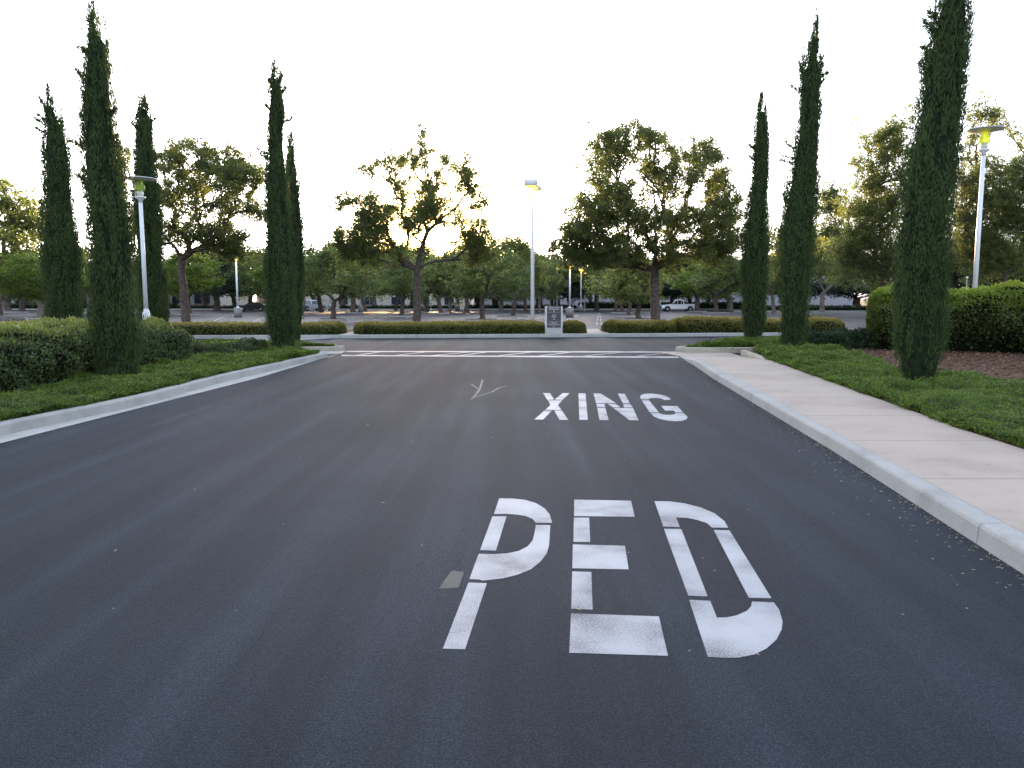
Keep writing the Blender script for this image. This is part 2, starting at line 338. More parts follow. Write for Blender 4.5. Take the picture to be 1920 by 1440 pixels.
def npmesh(name, V, Q, mats, mi=None, parent=None, smooth=False, loc=None):
    me = bpy.data.meshes.new(name); nv, nq = len(V), len(Q)
    me.vertices.add(nv); me.vertices.foreach_set('co', np.ascontiguousarray(V, dtype=np.float32).ravel())
    me.loops.add(nq*4); me.loops.foreach_set('vertex_index', np.ascontiguousarray(Q, dtype=np.int32).ravel())
    me.polygons.add(nq); me.polygons.foreach_set('loop_start', np.arange(nq, dtype=np.int32)*4)
    me.polygons.foreach_set('loop_total', np.full(nq, 4, dtype=np.int32))
    if mi is not None: me.polygons.foreach_set('material_index', np.ascontiguousarray(mi, dtype=np.int32))
    if smooth is not False: me.polygons.foreach_set('use_smooth', np.full(nq, True) if smooth is True else smooth)
    for m in (mats if isinstance(mats, (list, tuple)) else [mats]): me.materials.append(m)
    me.update(calc_edges=True)
    o = bpy.data.objects.new(name, me); COL.objects.link(o)
    if parent is not None: o.parent = parent
    if loc is not None: o.location = loc
    return o
def nrm(a): return a/np.maximum(np.linalg.norm(a, axis=1, keepdims=True), 1e-9)
def leaves(Pp, D, Nn, Ln, Wd):
    D = nrm(D); Sx = nrm(np.cross(D, Nn)); n = len(Pp)
    Ln = np.broadcast_to(Ln, (n,))[:, None]; Wd = np.broadcast_to(Wd, (n,))[:, None]
    V = np.empty((n, 4, 3)); V[:,0] = Pp; V[:,1] = Pp+D*Ln*0.55+Sx*Wd*0.5; V[:,2] = Pp+D*Ln; V[:,3] = Pp+D*Ln*0.55-Sx*Wd*0.5
    return V.reshape(-1, 3), np.arange(n*4).reshape(n, 4)
def join(parts):
    Vs, Qs, Ms, o = [], [], [], 0
    for V, Q, m in parts:
        Vs.append(V); Qs.append(Q+o); Ms.append(np.full(len(Q), m)); o += len(V)
    return np.concatenate(Vs), np.concatenate(Qs), np.concatenate(Ms)
def tubes_np(A, B, ra, rb, n=5):
    """many tapered straight tubes at once"""
    A, B = np.asarray(A, float), np.asarray(B, float); k = len(A)
    D = nrm(B-A); ref = np.tile(np.array([0.31,0.17,0.93]), (k,1)); X = nrm(np.cross(D, ref)); Y = np.cross(D, X)
    V = np.empty((k, 2, n, 3))
    for i in range(n):
        a = 2*math.pi*i/n; dirv = X*math.cos(a)+Y*math.sin(a)
        V[:,0,i] = A-D*0.0+dirv*np.asarray(ra)[:,None]; V[:,1,i] = B+D*np.asarray(rb)[:,None]*0.3+dirv*np.asarray(rb)[:,None]
    base = (np.arange(k)*2*n)[:,None]; Q = []
    for i in range(n):
        j = (i+1) % n; Q.append(np.concatenate([base+i, base+j, base+n+j, base+n+i], axis=1))
    return V.reshape(-1,3), np.stack(Q, axis=1).reshape(-1,4)
def vnoise(p, seed=0):
    """smooth value noise 0..1 on Nx3"""
    p = np.asarray(p, float); i = np.floor(p).astype(np.int64); f = p-i; f = f*f*(3-2*f); r = 0
    for dx in (0,1):
        for dy in (0,1):
            for dz in (0,1):
                h = (i[:,0]+dx)*73856093 ^ (i[:,1]+dy)*19349663 ^ (i[:,2]+dz)*83492791 ^ (seed*2654435)
                h = (h ^ (h >> 13)) * 1274126177 & 0x7fffffff
                val = ((h >> 7) % 10007)/10007.0
                r = r + val*(f[:,0] if dx else 1-f[:,0])*(f[:,1] if dy else 1-f[:,1])*(f[:,2] if dz else 1-f[:,2])
    return r

# ------------------------------------------------------------------ the setting: ground, roads, beds
def lerp_line(pts, extend=True):
    """polyline of Vectors -> function Y -> X"""
    pts = sorted(pts, key=lambda p: p.y)
    ys = [p.y for p in pts]; xs = [p.x for p in pts]
    def f(y):
        if y < ys[0]: return xs[0]+(y-ys[0])*(xs[1]-xs[0])/(ys[1]-ys[0])
        if y > ys[-1]: return xs[-1]+(y-ys[-1])*(xs[-1]-xs[-2])/(ys[-1]-ys[-2])
        return float(np.interp(y, ys, xs))
    return f
# far ground, one sheet to the horizon
g = MB()
ys = [-150, 42, 125, 900, 2500]; 
for a, b in zip(ys[:-1], ys[1:]):
    g.poly([(-1800,a,zg(a)-0.03),(1800,a,zg(a)-0.03),(1800,b,zg(b)-0.03),(-1800,b,zg(b)-0.03)])
tag(g.build('ground', M['earth']), kind='structure')
g = MB(); g.poly([(-70,-30,0),(70,-30,0),(70,40,0),(-70,40,0)])
road = g.build('road', M['asphalt']); tag(road, kind='structure')
# car park beyond the planted strip
stripfront = [P(-400,637.5), P(390,635.5), P(640,634.5), P(960,633), P(1280,631), P(1570,629), P(2300,625)]
sfy = lambda x: float(np.interp(x, [p.x for p in stripfront], [p.y for p in stripfront]))
g = MB()
for a, b in ((37.0,42),(42,125),(125,139.5)):
    g.poly([(-140,a,zg(a)+0.006),(140,a,zg(a)+0.006),(140,b,zg(b)+0.006),(-140,b,zg(b)+0.006)])
tag(g.build('parking_lot', M['asphalt_lot']), kind='structure')

# right kerb
KR_bot = lerp_line([P(1917,1076), P(1562,846), P(1340,712), P(1302,686), P(1277,671)])
KR_back = lerp_line([P(1920,1000,.14), P(1751,910,.14), P(1597,828,.14), P(1400,719,.14), P(1345,690,.14)])
def kr_h(y): return 0.14 if y < 18.6 else max(0.012, 0.14-(y-18.6)*0.045)
def kerb_rows(name, mat, ybreaks, xb, xk, hf, inner=1):
    g = MB()
    for a, b in zip(ybreaks[:-1], ybreaks[1:]):
        n = max(2, int((b-a)/0.5)); rows = []
        for i in range(n+1):
            y = a+0.004+(b-a-0.008)*i/n; X0 = xb(y); h = hf(y); X1 = xk(y)
            s_ = 1 if X1 > X0 else -1
            prof = [(X0,-0.02),(X0+0.012*s_,h*0.80),(X0+0.022*s_,h*0.93),(X0+0.042*s_,h),(X1,h),(X1,-0.02)]
            rows.append([(px, y, pz) for px, pz in prof])
        for i in range(n):
            for k in range(5): 
                q = [rows[i][k], rows[i+1][k], rows[i+1][k+1], rows[i][k+1]]
                g.poly(q if s_ < 0 else q[::-1])
        g.poly(rows[0]); g.poly(rows[-1][::-1])
    return g.build(name, mat)
yb = [-4.0,-1.0,2.0,4.93,8.28,12.7,15.6,18.6,21.6]
tag(kerb_rows('kerb', M['kerb'], yb, KR_bot, KR_back, kr_h), kind='structure')
# sidewalk slabs
SW_right = lerp_line([P(1920,842,.14), P(1793,801,.14), P(1733,778,.14), P(1600,731,.14), P(1459,680,.14)])
def sw_z(y): return 0.138 if y < 18.8 else max(0.010, 0.138-(y-18.8)*0.05)
def sw_l(y): return KR_back(y)+0.006 if y < 21.2 else (KR_back(21.2)+0.006)-(y-21.2)*0.18
def sw_r(y): return SW_right(y) if y < 19.5 else SW_right(19.5)+(y-19.5)*0.05
g = MB(); js = [-4.4,-2.6,-0.85,0.9,2.7,4.45,6.2,7.93,9.68,11.45,13.2,15.0,17.0,19.2,21.6,23.45]
for a, b in zip(js[:-1], js[1:]):
    n = 4
    for i in range(n):
        y0 = a+0.005+(b-a-0.01)*i/n; y1 = a+0.005+(b-a-0.01)*(i+1)/n
        g.poly([(sw_l(y0),y0,sw_z(y0)),(sw_r(y0),y0,sw_z(y0)),(sw_r(y1),y1,sw_z(y1)),(sw_l(y1),y1,sw_z(y1))])
    g.poly([(sw_l(a),a,sw_z(a)-0.012),(sw_r(a),a,sw_z(a)-0.012),(sw_r(b),b,sw_z(b)-0.012),(sw_l(b),b,sw_z(b)-0.012)], 1)
tag(g.build('sidewalk', [M['sidewalk'], M['joint']]), kind='structure')

# left kerb and gutter
KL_bot = lerp_line([P(0,818), P(265,760), P(425,715), P(480,702), P(621,669)])
KL_back_f = lambda y: KL_bot(y)-0.17
def kl_h(y): return 0.14
tag(kerb_rows('kerb', M['kerb'], [-4,-1,2.5,5.6,8.8,11.3,14.4,17.6,21.4], KL_bot, KL_back_f, kl_h), kind='structure')
GL = lerp_line([P(0,832), P(295,757), P(480,710), P(640,662)])
g = MB()
for i in range(56):
    y0 = -4+i*0.5; y1 = y0+0.496
    l0, l1 = KL_bot(min(y0, 21.4))-0.01, KL_bot(min(y1, 21.4))-0.01
    g.poly([(l0,y0,0.005),(GL(y0),y0,0.005),(GL(y1),y1,0.005),(l1,y1,0.005)])
tag(g.build('gutter', M['gutter']), kind='structure')
# short ramp landing behind the left kerb end, tan kerbs at the far sides of both ramps
g = MB(); g.poly([P(560,664,.02), P(640,663,.02), P(648,658,.02), P(600,657,.02), P(545,659,.02)])
tag(g.build('ramp_landing', M['gutter']), kind='structure')
def kerb_path(name, mat, pts, w_, h, side=1):
    """kerb with a rounded front edge following a path (list of xy); body lies to the left of the path when side=1"""
    g = MB(); n = len(pts); P2 = [Vector((p[0],p[1])) for p in pts]; rows = []
    for i, p in enumerate(P2):
        d = (P2[min(i+1,n-1)]-P2[max(i-1,0)]).normalized(); nn = Vector((-d.y,d.x))*side
        prof = [(0,-0.02),(0.012,h*0.8),(0.025,h*0.94),(0.045,h),(w_,h),(w_,-0.02)]
        rows.append([(p.x+nn.x*a, p.y+nn.y*a, z) for a, z in prof])
    for i in range(n-1):
        for k in range(5):
            q = [rows[i][k], rows[i+1][k], rows[i+1][k+1], rows[i][k+1]]; g.poly(q if side > 0 else q[::-1])
    g.poly(rows[0]); g.poly(rows[-1])
    return tag(g.build(name, mat), kind='structure')
def arc(c, r, a0, a1, n=8): return [(c[0]+r*math.cos(math.radians(a0+(a1-a0)*i/n)), c[1]+r*math.sin(math.radians(a0+(a1-a0)*i/n))) for i in range(n+1)]
a = P(1272,661.5); b_ = P(1420,661.5)
c1 = [(P(1700,628,.0).x+20, 29.9), (P(1560,640).x+6, 29.6), (XAT(1480,28.9,.2), 28.9), (XAT(1400,27.7,.2), 27.7), (XAT(1340,26.0,.2), 26.0), (XAT(1300,24.8,.2), 24.8), (a.x+0.02, a.y+0.55), (a.x+0.10, a.y+0.12), (a.x+0.3, a.y), (b_.x, b_.y), (b_.x+1.0, b_.y)]
kerb_path('kerb', M['kerbtan'], c1, 0.17, 0.16, 1)
a2 = P(1388,664,.03); b2 = P(1428,674,.1)
kerb_path('kerb', M['kerbtan'], [(b2.x-0.05, b2.y-0.3), (a2.x, a2.y), (a2.x+0.8, a2.y+0.3)], 0.15, 0.155, -1)
t0 = P(560,660); t1 = P(640,659.5)
kerb_path('kerb', M['kerbtan'], [(-13.7, 31.2), (-11.3, 25.75), (-10.8, 25.6), (XAT(560,25.2,.2), 25.2), (XAT(615,24.6,.2), 24.6), (t1.x+0.02, t1.y+0.5), (t1.x-0.03, t1.y+0.1), (t1.x-0.2, t1.y), (t0.x, t0.y)][::1], 0.17, 0.16, -1)

# planting beds (soil slabs inside the kerbs)
def slab(name, pts, z0, z1, mat):
    g = MB(); g.prism([(p[0],p[1]) for p in pts], z0, z1); return tag(g.build(name, mat), kind='structure')
yl = [-4,0,4,8,12,16,19,21.35]
bedL = [(KL_back_f(y)+0.0, y) for y in yl] + [(t0.x, 21.5), (t0.x-0.1, t0.y+0.17), (t1.x-0.2, t1.y+0.17), (t1.x-0.15, t1.y+0.5), (XAT(610,24.4,.2), 24.4), (XAT(560,25.0,.2), 25.0), (-11.1,25.4), (-13.4,31.0), (-45,31.0), (-45,-4)]
slab('planting_bed', bedL[::-1] if False else bedL, -0.02, 0.13, M['soil'])
yr = [-4,0,4,8,12,16,19.5,20.6]
bedR = [(SW_right(y)+0.004, y) for y in yr[:-1]] + [(b2.x+0.2, b2.y+0.1), (a2.x+0.8, a2.y+0.35), (b_.x+0.9, b_.y+0.16), (a.x+0.3, a.y+0.17), (a.x+0.25, a.y+0.55), (XAT(1305,24.6,.2), 24.6), (XAT(1345,25.8,.2), 25.8), (XAT(1400,27.5,.2), 27.5), (XAT(1480,28.7,.2), 28.7), (XAT(1560,29.4,.2), 29.4), (45,29.7), (45,-4)]
slab('planting_bed', bedR, -0.02, 0.13, M['soil'])

# planted strip between the cross road and the car park
g = MB(); xs_ = np.linspace(-60, 60, 61)
g1 = MB()
for x0, x1 in zip(xs_[:-1], xs_[1:]):
    for (ya, yb_, z0, z1) in ((0, 0.012, -0.02, 0.12), (0.012, 0.04, 0.12, 0.15), (0.04, 0.17, 0.15, 0.15)):
        g1.poly([(x0+.004, sfy(x0)+ya, z0), (x1-.004, sfy(x1)+ya, z0), (x1-.004, sfy(x1)+yb_, z1), (x0+.004, sfy(x0)+yb_, z1)])
tag(g1.build('kerb', M['kerb']), kind='structure')
gapA = (XAT(1090,35,.15), XAT(1136,35,.15)); gapB = (XAT(655,34.5,.15), XAT(690,34.5,.15))
for x0, x1 in ((-60, gapB[0]), (gapB[1], gapA[0]), (gapA[1], 60)):
    n = max(2, int((x1-x0)/2)); fx = [x0+(x1-x0)*i/n for i in range(n+1)]
    slab('planting_strip', [(x, sfy(x)+0.17) for x in fx]+[(x, 38.6) for x in fx[::-1]], -0.02, 0.14, M['soil'])
for (x0, x1), mt in ((gapA, 'pinkpath'), (gapB, 'gutter')):
    slab('path', [(x0+.003, sfy(x0)+0.17), (x1-.003, sfy(x1)+0.17), (x1-.003, 38.6), (x0+.003, 38.6)], -0.02, 0.147, M[mt])
g = MB(); g.box(-60, gapB[0]-0.01, 38.61, 38.76, -0.05, 0.15); g.box(gapB[1]+.01, gapA[0]-.01, 38.61, 38.76, -0.05, 0.15); g.box(gapA[1]+.01, 60, 38.61, 38.76, -0.05, 0.15)
tag(g.build('kerb', M['kerb']), kind='structure')
# pale concrete cross-gutter on the left of the cross road
g = MB(); g.poly([P(440,641,.005), P(560,637,.005), P(610,635,.005), P(700,629.5,.005), P(600,629.2,.005), P(440,633,.005)])
tag(g.build('cross_gutter', M['gutter']), kind='structure')
# far kerb of the car park and bed behind
g = MB(); g.box(-140, XAT(1345,139,-.2), 139.3, 139.6, -0.3, -0.0); g.box(XAT(1375,116,-.2), 90, 115.5, 115.8, -0.3, 0.0)
tag(g.build('kerb', M['kerb']), kind='structure')
g = MB(); g.box(-140, 120, 139.6, 230, -0.3, -0.1); g.box(XAT(1375,116,-.2), 90, 115.8, 139.2, -0.3, -0.08)
tag(g.build('lawn', simple('far_lawn', (0.035,0.055,0.02), 0.95, 0, 0.3, 0.5)), kind='structure')

# ------------------------------------------------------------------ road markings
ZP = 0.0016
def crop_poly(pts, ox, oy, sc): return [P(ox+x/sc, oy+y/sc, ZP) for x, y in pts]
def letter_word(word, label, polys, ox, oy, sc):
    allp = [p for _, L_ in polys for q in L_ for p in crop_poly(q, ox, oy, sc)]
    cx = sum(p.x for p in allp)/len(allp); cy = sum(p.y for p in allp)/len(allp)
    r = empty('road_lettering', (cx, cy, ZP)); tag(r, label, 'road marking', 'stencilled words on the road')
    for ltr, L_ in polys:
        g = MB()
        for q in L_:
            pts = [(p.x-cx, p.y-cy, 0) for p in crop_poly(q, ox, oy, sc)]
            ar = sum(pts[i][0]*pts[(i+1)%len(pts)][1]-pts[(i+1)%len(pts)][0]*pts[i][1] for i in range(len(pts)))
            g.poly(pts if ar > 0 else pts[::-1])
        o = g.build('letter', M['paint'], r); o['label'] = 'white stencilled letter '+ltr
PED = [('P', [[(363,145),(430,146),(490,152),(545,168),(590,195),(615,225),(626,262),(626,267),(546,267),(530,248),(495,233),(450,226),(400,222),(336,223)],
  [(329,235),(399,235),(346,406),(267,403)],
  [(546,278),(618,279),(612,380),(600,420),(570,460),(520,500),(450,528),(380,545),(280,556),(262,551),(214,548),(260,422),(330,424),(400,420),(460,408),(505,385),(530,355),(540,315)],
  [(209,566),(301,569),(192,899),(81,896)]]),
 ('E', [[(738,151),(1022,157),(1040,237),(737,233)], [(736,241),(812,242),(818,363),(734,362)], [(731,375),(991,382),(1010,500),(728,494)],
  [(728,510),(823,513),(830,701),(723,697)], [(722,720),(1161,735),(1207,932),(713,917)]]),
 ('D', [[(1139,159),(1215,160),(1290,170),(1370,190),(1440,220),(1490,260),(1508,292),(1427,291),(1400,268),(1350,252),(1300,242),(1247,240),(1266,289),(1183,286)],
  [(1186,297),(1273,298),(1405,635),(1308,631)], [(1435,303),(1514,305),(1724,644),(1611,642)],
  [(1312,652),(1418,657),(1451,741),(1500,740),(1550,730),(1600,708),(1622,685),(1627,661),(1735,665),(1762,700),(1780,760),(1775,800),(1750,850),(1700,895),(1640,925),(1560,941),(1480,942),(1406,937)]])]
letter_word('PED', 'large white stencilled word PED painted on the near asphalt', PED, 800, 880, 1920/720)
XING = [('X', [[(293,186),(360,188),(400,247),(335,250)], [(482,187),(545,188),(478,250),(403,247)],
  [(340,256),(475,256),(435,300),(468,346),(315,346),(365,300)], [(308,352),(378,352),(295,438),(212,437)], [(400,352),(472,352),(532,441),(450,439)]]),
 ('I', [[(630,189),(696,190),(718,441),(638,439)]]),
 ('N', [[(772,190),(840,191),(985,282),(797,283)], [(1002,192),(1068,193),(1115,282),(1050,282)], [(800,289),(876,289),(884,322),(806,322)],
  [(905,289),(985,289),(1025,322),(958,322)], [(1054,289),(1118,289),(1145,322),(1060,322)], [(808,329),(885,329),(915,443),(829,441)], [(962,329),(1147,329),(1199,445),(1113,442)]]),
 ('G', [[(1212,230),(1222,205),(1260,194),(1320,192),(1390,199),(1450,213),(1490,232),(1504,248),(1444,252),(1420,240),(1370,232),(1320,234),(1297,240),(1292,247),(1225,246)],
  [(1228,252),(1296,252),(1390,369),(1305,369)], [(1413,308),(1568,311),(1618,369),(1548,369),(1530,352),(1450,352)],
  [(1310,375),(1395,375),(1410,385),(1450,392),(1500,393),(1540,387),(1552,375),(1622,375),(1663,410),(1655,435),(1610,450),(1550,454),(1470,448),(1400,432),(1345,408)]])]
letter_word('XING', 'smaller-looking white stencilled word XING farther along the asphalt', XING, 960, 700, 1920/380)
cw = empty('crosswalk', (P(960,664).x, P(960,664).y, 0)); tag(cw, 'white painted crosswalk lines with slanting hatching across the end of the road', 'crosswalk')
def cwl(name, pts):
    g = MB(); c = cw.location; q = [P(*p, ZP) for p in pts]; q = [(p.x-c.x, p.y-c.y, ZP) for p in q]
    ar = sum(q[i][0]*q[(i+1)%4][1]-q[(i+1)%4][0]*q[i][1] for i in range(4))
    g.poly(q if ar > 0 else q[::-1]); g.build(name, M['paint'], cw)
cwl('border_line', [(649,659.9),(1267,661.0),(1268,658.9),(650,657.9)])
cwl('border_line', [(640,667.4),(1274,671.0),(1272,668.4),(641,665.5)])
for (u0, u1) in ((655,705),(728,790),(800,872),(840,900) if False else (855,905),(930,990),(1008,1065),(1092,1165),(1192,1262)):
    cwl('hatch_line', [(u0,667.0),(u0+9,667.0),(u1+10,660.3),(u1+2,660.3)])
# paint leftovers on the asphalt
g = MB(); g.poly([P(822,1104,.0012), P(860,1102,.0012), P(870,1072,.0012), P(846,1070,.0012)]); o = g.build('stain', M['stain'], road)
g = MB(); sc = [(905,712),(902,722),(899,731),(889,744),(884,748)]; sc2 = [(890,745),(905,740),(922,735),(935,727),(950,724)]
for L_ in (sc, sc2, [(884,720),(892,726),(899,731)]):
    for (u0,v0),(u1,v1) in zip(L_[:-1], L_[1:]):
        a0, a1 = P(u0,v0,.0012), P(u1,v1,.0012); d = (a1-a0).normalized(); nn = Vector((-d.y,d.x,0))*0.022
        g.poly([a0-nn, a1-nn*0.7, a1+nn*0.7, a0+nn])
g.build('paint_splash', M['scratch'], road)
# car-park bay lines
g = MB()
def lline(u0,v0,u1,v1,wd=0.12):
    a0, a1 = PG(u0,v0,0.011), PG(u1,v1,0.011); d = (a1-a0); d.z = 0; d.normalize(); nn = Vector((-d.y,d.x,0))*wd/2
    g.poly([a0-nn, a0+nn, a1+nn, a1-nn])
for u, v0, v1, u1 in ((1119,609,604,1119.6),(1127.5,609,604,1127.2),(1120,601.5,597.5,1120.6),(1127,601.5,597.5,1126.6),(1121,595.5,592,1121.4),(1126,595.5,592,1125.5),(1121.5,590.5,587,1121.8),(1125,590.5,587,1124.7)):
    lline(u, v0, u1, v1, 0.10)
for (u0,v0,u1,v1) in ((1062,600,1067,596.5),(1067,600,1072,596.5),(1073,594,1079,590),(1079,594,1084,590),(1007,598,1025,594),(1240,590,1262,592),(1277,593,1300,597),(1275,588,1300,591),(1360,590,1400,594),
    (1010,590,1022,587),(700,600,730,594),(760,598,770,592),(470,604,500,594),(530,604,560,596),(860,606,880,597),(920,600,940,596),(970,598,985,590),(640,608,700,596),(400,602,420,594),(1480,590,1530,596)):
    lline(u0, v0, u1, v1, 0.11)
tag(g.build('bay_lines', M['lotpaint']), kind='structure')

# ------------------------------------------------------------------ vegetation generators
def polydist(px, py, poly):
    d = np.full(len(px), 1e9); ins = np.zeros(len(px), bool); n = len(poly)
    for i in range(n):
        x0, y0 = poly[i][0], poly[i][1]; x1, y1 = poly[(i+1)%n][0], poly[(i+1)%n][1]
        dx, dy = x1-x0, y1-y0; t = np.clip(((px-x0)*dx+(py-y0)*dy)/(dx*dx+dy*dy+1e-12), 0, 1)
        d = np.minimum(d, np.hypot(px-x0-t*dx, py-y0-t*dy))
        c = ((y0 > py) != (y1 > py)) & (px < (x1-x0)*(py-y0)/((y1-y0) if abs(y1-y0) > 1e-9 else 1e-9)+x0); ins ^= c
    return d, ins
def ground_cover(name, label, poly, z0, hmax, dens, leaf, seed, mats, edge=0.25):
    edge = 0.35
    rng = np.random.default_rng(seed); xs = [p[0] for p in poly]; ys = [p[1] for p in poly]
    x0, x1, y0, y1 = min(xs), max(xs), min(ys), max(ys)
    def H(px, py):
        d, ins = polydist(px, py, poly)
        q = np.stack([px, py, np.zeros_like(px)], 1)
        n = np.maximum(vnoise(q*1.6, seed)*0.7+vnoise(q*5.0, seed+1)*0.5-0.1, 0.0)
        ins = ins & (d > 0.10*vnoise(np.stack([px*3.1, py*3.1, px*0], 1), seed+4)**1.5)
        e = np.clip(d/edge, 0, 1); e = np.sqrt(e*(2-e))
        return np.where(ins, 0.030+hmax*(0.12+1.15*n**1.3)*e, -0.05), d, ins
    st = 0.12; gx = np.arange(x0, x1+st, st); gy = np.arange(y0, y1+st, st); GX, GY = np.meshgrid(gx, gy)
    Hh, _, ins = H(GX.ravel(), GY.ravel()); V = np.stack([GX.ravel(), GY.ravel(), z0+Hh*0.6], 1)
    nx = len(gx); ny = len(gy); I = np.arange(nx*ny).reshape(ny, nx)
    Q = np.stack([I[:-1,:-1], I[:-1,1:], I[1:,1:], I[1:,:-1]], -1).reshape(-1, 4)
    Q = Q[ins[Q].all(axis=1)]
    used = np.unique(Q); mp = np.full(nx*ny, -1); mp[used] = np.arange(len(used)); V = V[used]; Q = mp[Q]
    area = (x1-x0)*(y1-y0); n = int(area*dens); px = rng.uniform(x0, x1, n); py = rng.uniform(y0, y1, n)
    keep = rng.random(n) < np.clip((13.0/np.maximum(py, 4))**1.3, 0.25, 1.4); px, py = px[keep], py[keep]
    h, d, ins = H(px, py); wob = 0.10*(vnoise(np.stack([px*7, py*7, px*0], 1), seed+7)-0.5)
    k = ins & (d > 0.0)
    # the skirt along the edge gets extra leaves down to the soil
    ex = np.where(k & (d < 0.22))[0]; idx = np.concatenate([np.where(k)[0], ex, ex]); skirt = np.concatenate([np.zeros(int(k.sum()), bool), np.ones(2*len(ex), bool)])
    px, py, h = px[idx]+rng.normal(0, 0.012, len(idx)), py[idx]+rng.normal(0, 0.012, len(idx)), h[idx]; n = len(px)
    far = (np.clip(py/13, 0.7, 2.0))
    az = rng.uniform(0, 2*math.pi, n); el = rng.uniform(-0.15, 1.1, n)
    D = np.stack([np.cos(az)*np.cos(el), np.sin(az)*np.cos(el), np.sin(el)], 1); Nn = nrm(rng.normal(size=(n,3))*0.5+np.array([0,0,1.0]))
    Pp = np.stack([px, py, z0+h*np.where(skirt, rng.uniform(0.12, 1.0, n), rng.uniform(0.75, 1.12, n))-0.005], 1)
    LV, LQ = leaves(Pp, D, Nn, leaf*far*rng.uniform(0.6, 1.3, n), leaf*0.42*far)
    A, B, Mi = join([(V, Q, 1), (LV, LQ, 0)])
    o = npmesh(name, A, B, mats, Mi, smooth=(Mi == 1)); tag(o, label, 'ground cover', kind='stuff'); return o

def hedge(name, label, cat, path, hw, h, z0, n, leaf, mats, seed, group=None, pw=3.2, bump=0.12, under=0.0, ends=0.6, widths=None, stems=0, hvar=0.0):
    """clipped hedge along a path: rounded box section, bumpy, leaf by leaf over a dark twiggy core"""
    rng = np.random.default_rng(seed); path = np.array(path, float); seg = np.linalg.norm(np.diff(path, axis=0), axis=1); cum = np.concatenate([[0], np.cumsum(seg)]); Lt = cum[-1]
    org = path[0].copy()
    def surf(s, th, shrink=0.0):
        x = np.interp(s, cum, path[:,0]); y = np.interp(s, cum, path[:,1])
        e = 0.05; dx = np.interp(np.clip(s+e,0,Lt), cum, path[:,0])-np.interp(np.clip(s-e,0,Lt), cum, path[:,0]); dy = np.interp(np.clip(s+e,0,Lt), cum, path[:,1])-np.interp(np.clip(s-e,0,Lt), cum, path[:,1])
        dl = np.hypot(dx, dy); nx, ny = -dy/dl, dx/dl
        ed = np.clip(np.minimum(s, Lt-s)/ends, 0, 1); es = (1-(1-ed)**2.6)**(1/2.6); es = np.maximum(es, 0.02)
        c, si = np.cos(th), np.sin(th); k = (np.abs(c)**pw+np.abs(si)**pw)**(-1/pw)
        hwv = hw if widths is None else np.interp(s/Lt, np.linspace(0,1,len(widths)), widths)
        q = np.stack([s*1.3, th*2.2*hwv, np.zeros_like(s)], 1)
        b = (vnoise(q*1.0, seed)-0.5)*2*bump+(vnoise(q*3.3, seed+3)-0.5)*bump
        hv = 1+hvar*(vnoise(np.stack([s*0.8+5, s*0, s*0],1), seed+9)-0.5)*2
        X = (hwv-shrink)*c*k*es+b*c; Z = np.maximum((h*hv-shrink)*si*k*(0.55+0.45*es)+b*si, 0.0)
        if under: X = X*(1-under*np.clip(1-Z/(h*0.45), 0, 1)**1.0)
        return np.stack([x+nx*X, y+ny*X, z0+Z], 1), np.stack([nx*c, ny*c, si], 1)
    ns, nth = max(8, int(Lt/0.25)), 14
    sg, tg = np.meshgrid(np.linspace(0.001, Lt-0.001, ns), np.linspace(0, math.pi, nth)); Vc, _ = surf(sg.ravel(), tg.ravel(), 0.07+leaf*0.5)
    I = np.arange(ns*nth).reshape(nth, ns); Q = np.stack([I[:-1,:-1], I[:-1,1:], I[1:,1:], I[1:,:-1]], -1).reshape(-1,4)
    s = rng.uniform(0, Lt, n); th = rng.uniform(0.0, math.pi, n); ne = int(n*0.10)
    s[:ne] = rng.uniform(0, ends*0.35, ne); s[ne:2*ne] = Lt-rng.uniform(0, ends*0.35, ne)
    Pp, Nn = surf(s, th, 0.0)
    if under: 
        kk = rng.random(n) < np.clip((Pp[:,2]-z0)/(h*0.5)+0.12, 0, 1); Pp, Nn = Pp[kk], Nn[kk]
    m = len(Pp); Pp = Pp-Nn*rng.exponential(leaf*0.9, m)[:,None]
    D = nrm(Nn*0.7+rng.normal(size=(m,3))*0.7+np.array([0,0,0.35])); NN = nrm(rng.normal(size=(m,3))+Nn*0.8)
    LV, LQ = leaves(Pp, D, NN, leaf*rng.uniform(0.6, 1.3, m), leaf*0.5*rng.uniform(0.7, 1.2, m))
    o0 = np.array([org[0], org[1], z0])
    root = empty(name, tuple(o0)); tag(root, label, cat, group)
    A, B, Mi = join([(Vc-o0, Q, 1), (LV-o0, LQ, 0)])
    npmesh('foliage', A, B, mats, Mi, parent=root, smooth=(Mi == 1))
    if stems:
        ss = rng.uniform(0.3, Lt-0.3, stems); base, nn_ = surf(ss, np.where(rng.random(stems) < .5, 0.0, math.pi), 0.2)
        top = base+np.stack([rng.uniform(-.25,.25,stems), rng.uniform(-.25,.25,stems), np.full(stems, h*0.55)], 1)+nn_*0.15
        TV, TQ = tubes_np(base-o0-np.array([0,0,0.05]), top-o0, np.full(stems,0.022), np.full(stems,0.012), 6)
        for q_ in range(stems):
            npmesh('stem', TV[q_*12:(q_+1)*12], TQ[:6] , [M['bark']], parent=root, smooth=True)
    return root

